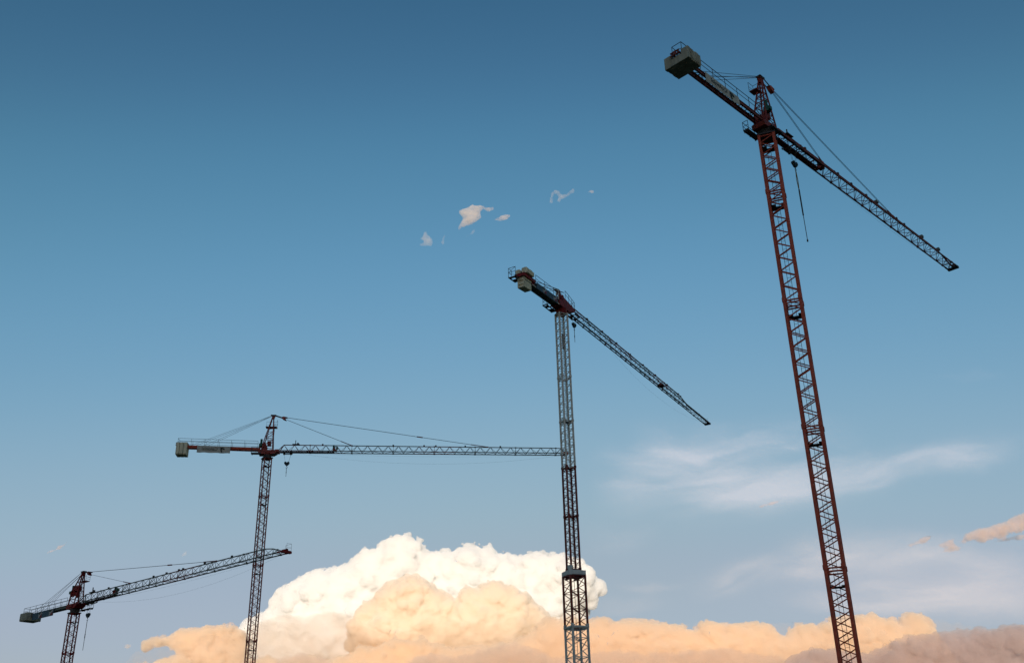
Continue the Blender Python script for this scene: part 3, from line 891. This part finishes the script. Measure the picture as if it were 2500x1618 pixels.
# ------------------------------------------------------------------ clouds
def cloud_paint(name, c, c2, soft=0.25, trans=0.25, nscale=0.0006, lo=0.42, hi=0.62, fray=0.0, fscale=0.004, dens=1.0, vol=None, skin=0.3):
    m = bpy.data.materials.new(name)
    m.use_nodes = True
    n, l = m.node_tree.nodes, m.node_tree.links
    n.clear()
    out = n.new('ShaderNodeOutputMaterial')
    geo = n.new('ShaderNodeNewGeometry')
    no = n.new('ShaderNodeTexNoise'); no.inputs['Scale'].default_value = nscale; no.inputs['Detail'].default_value = 5
    l.new(geo.outputs['Position'], no.inputs['Vector'])
    ra = n.new('ShaderNodeValToRGB')
    ra.color_ramp.elements[0].position = lo; ra.color_ramp.elements[1].position = hi
    ra.color_ramp.elements[0].color = (*c2, 1); ra.color_ramp.elements[1].color = (*c, 1)
    l.new(no.outputs[0], ra.inputs[0])
    di = n.new('ShaderNodeBsdfDiffuse'); tr = n.new('ShaderNodeBsdfTranslucent')
    l.new(ra.outputs[0], di.inputs[0]); l.new(ra.outputs[0], tr.inputs[0])
    mx = n.new('ShaderNodeMixShader'); mx.inputs[0].default_value = trans
    l.new(di.outputs[0], mx.inputs[1]); l.new(tr.outputs[0], mx.inputs[2])
    lw = n.new('ShaderNodeLayerWeight'); lw.inputs[0].default_value = 0.5
    mr = n.new('ShaderNodeMapRange'); mr.interpolation_type = 'SMOOTHSTEP'
    mr.inputs['From Min'].default_value = 1.0; mr.inputs['From Max'].default_value = 1.0 - soft
    mr.inputs['To Min'].default_value = 0.0; mr.inputs['To Max'].default_value = dens
    l.new(lw.outputs['Facing'], mr.inputs['Value'])
    alpha = mr.outputs[0]
    if fray:
        n2 = n.new('ShaderNodeTexNoise'); n2.inputs['Scale'].default_value = fscale; n2.inputs['Detail'].default_value = 7; n2.inputs['Roughness'].default_value = 0.6
        l.new(geo.outputs['Position'], n2.inputs['Vector'])
        m2 = n.new('ShaderNodeMapRange'); m2.interpolation_type = 'SMOOTHSTEP'
        m2.inputs['From Min'].default_value = 0.5 - 0.22 * fray; m2.inputs['From Max'].default_value = 0.5 + 0.14 * fray
        l.new(n2.outputs[0], m2.inputs['Value'])
        mu = n.new('ShaderNodeMath'); mu.operation = 'MULTIPLY'
        l.new(alpha, mu.inputs[0]); l.new(m2.outputs[0], mu.inputs[1]); alpha = mu.outputs[0]
    tp = n.new('ShaderNodeBsdfTransparent')
    fin = n.new('ShaderNodeMixShader')
    l.new(alpha, fin.inputs[0]); l.new(tp.outputs[0], fin.inputs[1]); l.new(mx.outputs[0], fin.inputs[2])
    l.new(fin.outputs[0], out.inputs[0])
    if vol:
        sk = n.new('ShaderNodeMath'); sk.operation = 'MULTIPLY'; sk.inputs[1].default_value = skin
        l.new(alpha, sk.inputs[0]); l.new(sk.outputs[0], fin.inputs[0])
        vs = n.new('ShaderNodeVolumePrincipled')
        vs.inputs['Color'].default_value = (*vol[:3], 1); vs.inputs['Density'].default_value = vol[3]
        vs.inputs['Anisotropy'].default_value = vol[4] if len(vol) > 4 else 0.0
        l.new(vs.outputs[0], out.inputs['Volume'])
    return m

ICO = {}
def ico(sub):
    if sub not in ICO:
        bm = bmesh.new(); bmesh.ops.create_icosphere(bm, subdivisions=sub, radius=1.0)
        ICO[sub] = (np.array([v.co[:] for v in bm.verts]), np.array([[v.index for v in f.verts] for f in bm.faces]))
        bm.free()
    return ICO[sub]

def seg_dist(P, poly):
    """distance of points P (n,2) to the open polyline"""
    best = np.full(len(P), 1e9)
    for a, b in zip(poly[:-1], poly[1:]):
        a, b = np.array(a, float), np.array(b, float)
        d = b - a
        t = np.clip(((P - a) @ d) / (d @ d), 0, 1)
        best = np.minimum(best, np.hypot(*(P - a - t[:, None] * d).T))
    return best

def inside(P, poly):
    x, y = P[:, 0], P[:, 1]
    c = np.zeros(len(P), bool)
    n = len(poly)
    for i in range(n):
        (x0, y0), (x1, y1) = poly[i], poly[(i + 1) % n]
        if y0 == y1: continue
        k = ((y0 > y) != (y1 > y)) & (x < (x1 - x0) * (y - y0) / (y1 - y0) + x0)
        c ^= k
    return c

def cloud_body(outline, bottom, seed, big, bulge, kids=(3.2, 3.0), rmin=3.0, closed=False, bigs=170):
    """spheres (u, v, depth, r) in pixels of the photograph's scale, filling the outline with a heaped body"""
    g = np.random.RandomState(seed)
    ol = list(outline)
    poly = ol if closed else ol + [(ol[-1][0], bottom), (ol[0][0], bottom)]
    edge = ol + [ol[0]] if closed else ol
    us, vs = [p[0] for p in poly], [p[1] for p in poly]
    P = np.column_stack([g.uniform(min(us), max(us), 9000), g.uniform(min(vs), max(vs), 9000)])
    P = P[inside(P, poly)]
    d = seg_dist(P, edge)
    # big ones spread evenly, small ones wherever the outline is near
    S = []
    order = np.argsort(-np.minimum(d, big) + g.uniform(0, 6, len(d)))
    for i in order:
        r = min(big * g.uniform(0.7, 1.0), d[i])
        if r < rmin: continue
        if S:
            A = np.array(S)
            if (np.hypot(A[:, 0] - P[i, 0], A[:, 1] - P[i, 1]) < (A[:, 3] * 0.45 + r * 0.35)).any(): continue
        zz = bulge * (1 - math.exp(-d[i] / (big * 1.6))) + g.uniform(-0.25, 0.25) * big
        S.append((P[i, 0], P[i, 1], zz, r))
        if len(S) > bigs * 4: break
    L = np.array(S)
    allS = [L]
    par = L
    for lev, (k, fr) in enumerate(((kids[0], 0.42), (kids[1], 0.40))):
        C = []
        for q in par:
            if q[3] < 5: continue
            for _ in range(int(k * (2 if q[3] > big * .5 else 1))):
                th = g.uniform(0, 2 * math.pi); cz = g.uniform(-0.1, 1.0); sz = math.sqrt(1 - cz * cz)
                r = q[3] * fr * g.uniform(0.7, 1.25)
                C.append((q[0] + q[3] * 0.88 * sz * math.cos(th), q[1] - q[3] * 0.88 * sz * abs(math.sin(th)) ** 0.8 * (1 if g.rand() < .72 else -1), q[2] + q[3] * 0.88 * cz, r))
        if not C: break
        C = np.array(C)
        dd = seg_dist(C[:, :2], edge); ins = inside(C[:, :2], poly)
        ok = (ins & (dd > C[:, 3] * 0.55)) | (~ins & (dd < C[:, 3] * 0.2))
        par = C[ok]
        allS.append(par)
    return np.vstack(allS)

UNIT = 20.0
def make_cloud(name, S, dist, mat, label, vox=2.0, disp=((1.8, 0.14), (0.6, 0.06), (0.2, 0.025)), cat='cloud', kind=None, group=None):
    c = S[:, :2].mean(0)
    V, F, off = [], [], 0
    for u, v, z, r in S:
        iv, jf = ico(2 if r > 8 else 1)
        V.append(iv * (r / UNIT) + np.array([(u - c[0]) / UNIT, -z / UNIT, -(v - c[1]) / UNIT]))
        F.append(jf + off); off += len(iv)
    V = np.vstack(V); F = np.vstack(F)
    me = bpy.data.meshes.new(name)
    me.from_pydata(V.tolist(), [], F.tolist())
    o = bpy.data.objects.new(name, me); col.objects.link(o)
    rm = o.modifiers.new('r', 'REMESH'); rm.mode = 'VOXEL'; rm.voxel_size = vox / UNIT; rm.use_smooth_shade = True
    sm = o.modifiers.new('s', 'SMOOTH'); sm.factor = 0.5; sm.iterations = 2
    for i, (sc, st) in enumerate(disp):
        tx = bpy.data.textures.new('t', 'CLOUDS'); tx.noise_scale = sc; tx.noise_depth = 2; tx.noise_basis = 'ORIGINAL_PERLIN'
        dm = o.modifiers.new('d', 'DISPLACE'); dm.texture = tx; dm.texture_coords = 'LOCAL'; dm.strength = st * sc * 4; dm.mid_level = 0.5
    bpy.context.view_layer.update()
    dg = bpy.context.evaluated_depsgraph_get()
    nm = bpy.data.meshes.new_from_object(o.evaluated_get(dg), depsgraph=dg)
    o.modifiers.clear(); o.data = nm; bpy.data.meshes.remove(me)
    n = len(nm.vertices)
    co = np.empty(n * 3, np.float32); nm.vertices.foreach_get('co', co); co = co.reshape(-1, 3).astype(float)
    # out to its distance: one local unit is UNIT photo pixels at 'dist'
    k = dist / FPX * UNIT
    ray = fwd + right * ((c[0] - W0 / 2) / FPX) + up * ((H0 / 2 - c[1]) / FPX)
    Cw = np.array(EYE) + np.array(ray) * dist
    ry = np.array(right); rz = np.array(up); rn = np.array(fwd)
    W = co[:, :1] * k * ry + co[:, 1:2] * k * rn + co[:, 2:3] * k * rz
    nm.vertices.foreach_set('co', W.astype(np.float32).ravel()); nm.update()
    nm.materials.clear(); nm.materials.append(mat)
    for p in nm.polygons: p.use_smooth = True
    o.location = Cw.tolist()
    tag(o, label, cat, group, kind)
    return o

CW = cloud_paint('white_cloud', (1.0, 0.97, 0.94), (0.98, 0.92, 0.86), soft=0.4, vol=(1.0, 0.9985, 0.988, 0.020), skin=0.10)
CT = cloud_paint('cream_sunlight_cloud', (1.0, 0.84, 0.66), (0.95, 0.70, 0.50), soft=0.4, vol=(1.0, 0.958, 0.892, 0.022), skin=0.12)  # warm cast of the low sunlight is put into this colour
CB = cloud_paint('peach_sunlight_cloud', (0.95, 0.62, 0.38), (0.74, 0.46, 0.31), soft=0.6, vol=(0.99, 0.90, 0.77, 0.015), skin=0.10)  # sunlight reddened near the horizon, painted in as peach
CD = cloud_paint('deep_peach_sunlight_cloud', (0.80, 0.48, 0.32), (0.55, 0.36, 0.28), soft=0.8, vol=(0.95, 0.83, 0.72, 0.008), skin=0.05)  # reddened light and darker lower shading put into the colour
CG = cloud_paint('mauve_shade_cloud', (0.50, 0.36, 0.31), (0.27, 0.215, 0.21), soft=0.6, vol=(0.80, 0.69, 0.65, 0.009), skin=0.08)  # shade on this bank is put into its darker colour

# tall white cumulus behind
OUT1 = [(560, 1560), (585, 1530), (607, 1502), (640, 1488), (668, 1468), (670, 1448), (683, 1428), (719, 1408), (753, 1391), (778, 1381), (808, 1378), (832, 1373), (850, 1373), (857, 1358), (875, 1340),
        (895, 1329), (908, 1333), (920, 1331), (934, 1315), (956, 1307), (979, 1297), (999, 1294), (1024, 1304), (1035, 1315), (1038, 1325), (1053, 1338), (1070, 1336), (1088, 1334), (1106, 1338),
        (1129, 1321), (1158, 1317), (1181, 1326), (1197, 1320), (1208, 1332), (1222, 1338), (1235, 1334), (1253, 1342), (1261, 1351), (1280, 1347), (1299, 1339), (1319, 1338), (1337, 1348),
        (1355, 1342), (1378, 1347), (1421, 1358), (1439, 1378), (1448, 1399), (1468, 1406), (1480, 1419), (1472, 1440), (1452, 1450), (1436, 1470), (1425, 1520)]
S1 = cloud_body(OUT1, 1640, 3, 44, 130, kids=(3.0, 2.2))
make_cloud('cumulus_cloud', S1, 18000, CW, 'towering bright white cumulus cloud with a heaped cauliflower top, behind the middle crane mast')
# cream towers in front of it
OUT2 = [(858, 1580), (852, 1545), (855, 1525), (862, 1500), (873, 1483), (885, 1468), (909, 1457), (922, 1440), (943, 1419), (968, 1406), (992, 1395), (1008, 1397), (1022, 1393), (1038, 1406), (1053, 1419),
        (1067, 1436), (1080, 1437), (1096, 1446), (1113, 1454), (1120, 1440), (1134, 1426), (1163, 1427), (1181, 1420), (1208, 1408), (1231, 1417), (1253, 1421), (1265, 1437), (1287, 1442), (1303, 1460),
        (1325, 1478), (1343, 1490), (1355, 1530)]
S2 = cloud_body(OUT2, 1640, 5, 34, 90, kids=(4, 3.4))
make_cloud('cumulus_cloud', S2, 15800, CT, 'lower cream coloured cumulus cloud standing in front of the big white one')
# peach bank, left part
OUT3 = [(349, 1592), (345, 1578), (352, 1560), (366, 1557), (384, 1545), (402, 1549), (418, 1545), (432, 1532), (443, 1528), (455, 1530), (468, 1522), (480, 1527), (488, 1530), (510, 1520), (528, 1524), (544, 1522),
        (564, 1513), (577, 1521), (600, 1530), (612, 1570), (600, 1660), (450, 1660), (446, 1600), (432, 1584), (405, 1576), (380, 1577), (364, 1590)]
S3 = cloud_body(OUT3, 1680, 8, 24, 36, closed=True)
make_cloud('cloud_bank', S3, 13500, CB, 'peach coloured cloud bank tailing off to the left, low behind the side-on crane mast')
S3b = cloud_body([(318, 1660), (322, 1618), (345, 1613), (370, 1616), (392, 1608), (410, 1600), (428, 1596), (446, 1594), (470, 1604), (490, 1640), (490, 1660)], 1700, 9, 20, 30)
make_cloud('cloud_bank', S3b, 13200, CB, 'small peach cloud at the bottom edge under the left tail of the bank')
OUT4 = [(540, 1660), (600, 1605), (660, 1596), (700, 1602), (760, 1592), (800, 1604), (850, 1590), (880, 1566), (905, 1575), (940, 1560), (970, 1548), (1000, 1556), (1030, 1545), (1060, 1562), (1100, 1575), (1150, 1568),
        (1190, 1572), (1240, 1562), (1290, 1540), (1310, 1512), (1340, 1500), (1370, 1506), (1400, 1500), (1436, 1510), (1452, 1500), (1466, 1497), (1480, 1500), (1494, 1506), (1501, 1513), (1520, 1506), (1539, 1504), (1565, 1508),
        (1593, 1505), (1612, 1514), (1633, 1517), (1670, 1519), (1687, 1525), (1705, 1516), (1729, 1509), (1755, 1514), (1781, 1512), (1810, 1514), (1840, 1512), (1865, 1514), (1884, 1520), (1893, 1540), (1905, 1546), (1915, 1540), (1922, 1530),
        (1941, 1516), (1969, 1515), (1987, 1521), (2005, 1508), (2025, 1500), (2060, 1496), (2096, 1493), (2123, 1489), (2148, 1502), (2171, 1500), (2187, 1514), (2200, 1498), (2221, 1487), (2246, 1491),
        (2262, 1500), (2273, 1512), (2276, 1530), (2290, 1545), (2330, 1600), (2350, 1660)]
S4 = cloud_body(OUT4, 1700, 11, 30, 55)
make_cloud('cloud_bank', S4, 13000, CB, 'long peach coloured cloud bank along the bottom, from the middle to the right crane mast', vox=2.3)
OUT5 = [(1870, 1650), (1930, 1600), (1990, 1575), (2060, 1585), (2120, 1590), (2170, 1560), (2210, 1548), (2260, 1545), (2300, 1537), (2340, 1535), (2368, 1530), (2400, 1528), (2440, 1526), (2480, 1520), (2540, 1514), (2600, 1512)]
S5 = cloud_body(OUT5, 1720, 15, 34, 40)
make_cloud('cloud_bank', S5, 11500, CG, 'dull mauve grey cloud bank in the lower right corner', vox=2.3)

S6 = cloud_body([(640, 1670), (672, 1606), (700, 1596), (735, 1590), (762, 1597), (790, 1604), (830, 1620), (860, 1670)], 1720, 17, 20, 26)
make_cloud('cloud_bank', S6, 12600, CD, 'low brownish peach cloud at the bottom edge just right of the side-on crane mast')
S7 = cloud_body([(950, 1680), (1000, 1606), (1050, 1594), (1110, 1600), (1165, 1584), (1220, 1570), (1262, 1566), (1300, 1578), (1345, 1596), (1400, 1600), (1450, 1590), (1520, 1582), (1600, 1592), (1680, 1586),
                 (1760, 1578), (1830, 1590), (1900, 1600), (1960, 1612), (2000, 1680)], 1740, 18, 26, 30)
make_cloud('cloud_bank', S7, 12300, CD, 'deeper peach cloud layer along the bottom edge on both sides of the middle mast')

def tint_mist(outline, dist, dens, c, seed, thick=22):  # added thin volume, its peach tint imitates light reddened low on the clouds
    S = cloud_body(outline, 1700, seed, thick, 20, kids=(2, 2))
    m = bpy.data.materials.new('warm_tint_mist'); m.use_nodes = True
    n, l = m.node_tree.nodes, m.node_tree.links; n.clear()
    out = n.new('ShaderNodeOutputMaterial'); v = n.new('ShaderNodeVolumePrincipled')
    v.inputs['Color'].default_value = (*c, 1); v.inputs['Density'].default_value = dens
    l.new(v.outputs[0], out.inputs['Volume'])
    o = make_cloud('tint_mist', S, dist, m, None, vox=4.0, cat=None, kind='stuff')
tint_mist([(560, 1560), (620, 1520), (680, 1500), (740, 1505), (800, 1490), (860, 1500), (920, 1540), (1000, 1560), (1080, 1600)], 14700, 0.0019, (1.0, 0.80, 0.60), 23, 34)
tint_mist([(860, 1640), (900, 1560), (1000, 1530), (1100, 1510), (1200, 1520), (1300, 1490), (1360, 1500), (1420, 1480), (1460, 1540)], 14500, 0.0016, (1.0, 0.78, 0.55), 24, 30)
tint_mist([(270, 1640), (330, 1590), (420, 1560), (540, 1535), (620, 1560), (800, 1600), (1000, 1590), (1300, 1540), (1420, 1515), (1600, 1518), (1800, 1522), (2000, 1512), (2250, 1500), (2400, 1530), (2560, 1525)], 12000, 0.0009, (1.0, 0.84, 0.70), 27, 34)

# ------------------------------------------------------------------ small torn clouds
CP = cloud_paint('pink_scrap_cloud', (1.0, 0.78, 0.66), (1.0, 0.70, 0.56), soft=0.9, fray=1.5, fscale=0.0035, vol=(1.0, 0.93, 0.86, 0.012), skin=0.06)
CF = cloud_paint('faint_scrap_cloud', (0.95, 0.80, 0.74), (0.9, 0.74, 0.66), soft=0.95, fray=1.4, fscale=0.004, vol=(1.0, 0.96, 0.93, 0.006), skin=0.03)
CR = cloud_paint('rose_scrap_cloud', (1.0, 0.62, 0.48), (0.8, 0.5, 0.42), soft=0.9, fray=1.4, fscale=0.003, vol=(1.0, 0.86, 0.76, 0.008), skin=0.10)

def scrap(seed, outline, dist, label, mat, kids=(3, 2.5), big=11, bulge=8):
    S = cloud_body(outline, 0, seed, big, bulge, kids=kids, rmin=0.9, closed=True, bigs=100)
    return make_cloud('cloud_scrap', S, dist, mat, label, vox=1.15, disp=((0.9, 0.13), (0.3, 0.05)), group='small torn clouds')

scrap(21, [(1119, 516), (1135, 509), (1147, 505), (1153, 498), (1162, 503), (1176, 502), (1186, 506), (1206, 505), (1207, 512), (1195, 517), (1181, 512), (1174, 520), (1176, 530), (1168, 538), (1158, 545), (1143, 552), (1128, 555), (1120, 563), (1117, 558), (1122, 547), (1130, 536), (1126, 527)], 11000,
      'largest small pinkish cloud, torn, high in the middle of the sky', CP)
scrap(22, [(1199, 543), (1210, 533), (1224, 525), (1240, 522), (1248, 523), (1246, 530), (1234, 537), (1222, 541), (1208, 538)], 11000,
      'small slanting pinkish cloud just right of the largest torn one', CP)
scrap(23, [(1023, 583), (1032, 577), (1036, 566), (1044, 566), (1046, 574), (1055, 580), (1057, 592), (1053, 602), (1040, 600), (1024, 602), (1023, 595), (1033, 590)], 11000,
      'faint greyish torn cloud, leftmost of the small ones high in the sky', CF)
scrap(24, [(1074, 590), (1080, 580), (1086, 570), (1088, 576), (1084, 586), (1086, 596), (1080, 598)], 11000, 'tiny faint scrap of cloud between the leftmost and the largest torn ones', CF, big=6, bulge=4)
scrap(25, [(1134, 578), (1146, 570), (1156, 560), (1162, 558), (1160, 566), (1148, 574), (1138, 580)], 11000, 'thin faint scrap of cloud just under the largest torn one', CF, big=6, bulge=4)
scrap(26, [(1342, 485), (1346, 470), (1356, 463), (1366, 467), (1372, 476), (1384, 472), (1390, 464), (1400, 459), (1404, 468), (1396, 476), (1380, 482), (1370, 488), (1366, 494), (1358, 492), (1362, 482), (1354, 474), (1350, 482), (1352, 496), (1342, 498)], 11500,
      'crooked faint cloud high between the middle and right cranes', CF, big=8, bulge=6)
scrap(27, [(1432, 470), (1438, 464), (1448, 464), (1450, 470), (1440, 473)], 11500, 'tiny pinkish dot of cloud right of the crooked faint one', CP, big=6, bulge=5)
scrap(28, [(112, 1351), (122, 1342), (136, 1338), (142, 1330), (152, 1328), (164, 1321), (163, 1328), (152, 1336), (140, 1342), (128, 1348)], 14000, 'small peach streak of cloud above the leftmost crane', CR, big=7, bulge=6)
scrap(35, [(300, 1577), (306, 1571), (315, 1570), (321, 1575), (314, 1582), (304, 1583)], 14000, 'tiny peach puff low at the left, beside the tail of the peach bank', CP, big=6, bulge=5)
scrap(29, [(434, 1358), (442, 1352), (450, 1346), (459, 1342), (455, 1352), (448, 1358)], 14000, 'tiny pale cloud above the long jib of the leftmost crane', CF, big=7, bulge=6)
scrap(30, [(1850, 1237), (1862, 1230), (1876, 1226), (1888, 1222), (1906, 1219), (1902, 1226), (1888, 1230), (1872, 1235), (1860, 1239)], 15000, 'small peach streak of cloud left of the tallest mast', CR, big=6, bulge=5)
scrap(31, [(2215, 1330), (2232, 1322), (2246, 1312), (2262, 1306), (2276, 1306), (2272, 1316), (2256, 1324), (2236, 1330), (2222, 1334)], 15000, 'first peach cloud right of the tallest mast, in the slanting row', CR, big=9, bulge=7)
scrap(32, [(2290, 1330), (2304, 1322), (2318, 1316), (2330, 1312), (2328, 1322), (2338, 1332), (2352, 1334), (2340, 1342), (2318, 1346), (2300, 1348), (2304, 1338), (2292, 1334)], 15000, 'low peach cloud second in the slanting row at right', CR, big=9, bulge=7)
scrap(33, [(2340, 1326), (2350, 1312), (2358, 1300), (2376, 1294), (2392, 1286), (2416, 1286), (2424, 1280), (2444, 1274), (2462, 1268), (2474, 1258), (2486, 1252), (2520, 1248), (2530, 1290), (2500, 1292), (2484, 1300), (2462, 1300), (2450, 1318), (2430, 1314), (2416, 1316), (2402, 1326), (2388, 1324), (2376, 1316), (2356, 1326)], 15000,
      'broad peach cloud at the right edge, last in the slanting row', CR, big=13, bulge=10)
scrap(34, [(2420, 1322), (2440, 1316), (2462, 1310), (2490, 1302), (2520, 1300), (2520, 1312), (2480, 1318), (2444, 1322)], 15500, 'mauve peach strip of cloud under the broad one at the right edge', CR, big=8, bulge=6)

# ------------------------------------------------------------------ high ice cloud veils, thin drifting sheets far off
def fbm(x, y, seed, octv=6, gain=0.55):
    """numpy value noise"""
    g = np.random.RandomState(seed); T = g.rand(256, 256); out = 0; amp = 1; tot = 0
    for o_ in range(octv):
        xi, yi = np.floor(x).astype(int), np.floor(y).astype(int)
        fx, fy = x - xi, y - yi
        fx = fx * fx * (3 - 2 * fx); fy = fy * fy * (3 - 2 * fy)
        q = lambda a, b: T[a % 256, b % 256]
        v = (q(xi, yi) * (1 - fx) + q(xi + 1, yi) * fx) * (1 - fy) + (q(xi, yi + 1) * (1 - fx) + q(xi + 1, yi + 1) * fx) * fy
        out = out + v * amp; tot += amp; amp *= gain; x = x * 2.03 + 17.1; y = y * 2.03 + 9.7
    return out / tot

def sm(a, b, x):
    t = np.clip((x - a) / (b - a), 0, 1); return t * t * (3 - 2 * t)

def veil_material(name, c):
    m = bpy.data.materials.new(name); m.use_nodes = True
    n, l = m.node_tree.nodes, m.node_tree.links; n.clear()
    out = n.new('ShaderNodeOutputMaterial'); at = n.new('ShaderNodeAttribute'); at.attribute_name = 'thickness'
    d = n.new('ShaderNodeBsdfDiffuse'); d.inputs[0].default_value = (*c, 1)
    tp = n.new('ShaderNodeBsdfTransparent'); mx = n.new('ShaderNodeMixShader')
    l.new(at.outputs['Fac'], mx.inputs[0]); l.new(tp.outputs[0], mx.inputs[1]); l.new(d.outputs[0], mx.inputs[2])
    l.new(mx.outputs[0], out.inputs[0])
    return m

def veil(u0, u1, v0, v1, fn, dist, mat, step=4.0):
    nu, nv = int((u1 - u0) / step), int((v1 - v0) / step)
    U, V = np.meshgrid(np.linspace(u0, u1, nu + 1), np.linspace(v0, v1, nv + 1), indexing='ij')
    T = fn(U, V)
    e = np.minimum.reduce([(U - u0), (u1 - U), (V - v0), (v1 - V)]) / 40.0
    T = T * np.clip(e, 0, 1)
    D = dist * (1 - 0.10 * (V - v0) / (v1 - v0))
    P = (np.array(EYE) + D[..., None] * (np.array(fwd) + ((U - W0 / 2) / FPX)[..., None] * np.array(right) + ((H0 / 2 - V) / FPX)[..., None] * np.array(up))).reshape(-1, 3)
    idx = np.arange((nu + 1) * (nv + 1)).reshape(nu + 1, nv + 1)
    F = np.stack([idx[:-1, :-1], idx[:-1, 1:], idx[1:, 1:], idx[1:, :-1]], -1).reshape(-1, 4)
    me = bpy.data.meshes.new('cirrus'); me.from_pydata(P.tolist(), [], F.tolist())
    a = me.attributes.new('thickness', 'FLOAT', 'POINT'); a.data.foreach_set('value', np.clip(T, 0, 1).astype(np.float32).ravel())
    for p in me.polygons: p.use_smooth = True
    me.materials.append(mat)
    o = bpy.data.objects.new('cirrus', me); col.objects.link(o)
    return tag(o, kind='stuff')

VP = veil_material('pale_ice_cloud', (0.60, 0.57, 0.64))
VB = veil_material('beige_ice_cloud', (0.66, 0.59, 0.57))

def streak(U, V, ax, ay, bx, by, w0, w1, seed, sx=130.0, sy=26.0, soft=1.0):
    """a feathery band along a line, with fibres running the same way"""
    dx, dy = bx - ax, by - ay; L = math.hypot(dx, dy); dx /= L; dy /= L
    s_ = (U - ax) * dx + (V - ay) * dy; t = -(U - ax) * dy + (V - ay) * dx
    warp = (fbm(s_ / 190, t / 120, seed + 50, 4) - 0.5) * 70
    t = t + warp
    w = w0 + (w1 - w0) * np.clip(s_ / L, 0, 1)
    body = np.exp(-(t / w) ** 2) * sm(-60, 90, s_) * (1 - sm(L - 140, L + 60, s_))
    n1 = fbm(s_ / sx, t / sy, seed, 6, 0.58)
    n2 = fbm(s_ / 260, t / 60, seed + 7, 5, 0.5)
    n3 = fbm(s_ / 210, t / 7, seed + 11, 5, 0.6)
    return body * (0.45 + 0.4 * sm(0.25, 0.8, n1) + 0.28 * sm(0.3, 0.72, n3)) * sm(0.15, 0.65, n2) * soft

veil(1380, 2560, 1000, 1320, lambda U, V: 0.25 * np.clip(streak(U, V, 1480, 1165, 2080, 1100, 60, 80, 31) + 0.8 * streak(U, V, 1560, 1095, 1820, 1120, 46, 40, 32) +
     0.9 * streak(U, V, 1700, 1215, 2480, 1090, 42, 30, 33) + 0.6 * streak(U, V, 1650, 1215, 1990, 1200, 48, 36, 34), 0, 1.2), 41000, VP)
veil(1560, 2560, 1260, 1560, lambda U, V: 0.30 * np.clip(streak(U, V, 1700, 1425, 2120, 1330, 18, 50, 41) + 0.9 * streak(U, V, 1930, 1370, 2330, 1330, 46, 40, 42) + 0.5 * streak(U, V, 2100, 1360, 2540, 1350, 40, 50, 46) +
     0.55 * streak(U, V, 1930, 1466, 2560, 1460, 14, 44, 43, 260, 16) + 0.5 * streak(U, V, 2080, 1435, 2540, 1430, 16, 24, 44, 260, 14) + 0.4 * np.exp(-((U - 2350) / 330) ** 2 - ((V - 1440) / 80) ** 2), 0, 1.2), 43000, VB)
veil(1380, 1760, 1380, 1530, lambda U, V: 0.22 * np.clip(streak(U, V, 1440, 1480, 1600, 1490, 16, 16, 51) + streak(U, V, 1540, 1432, 1640, 1436, 10, 10, 52), 0, 1), 43000, VB)
veil(2200, 2560, 860, 960, lambda U, V: 0.16 * streak(U, V, 2290, 925, 2420, 908, 9, 9, 61, 120, 10), 41000, VP)
veil(1400, 1640, 1200, 1380, lambda U, V: 0.10 * streak(U, V, 1450, 1330, 1600, 1300, 30, 30, 62), 41000, VP)
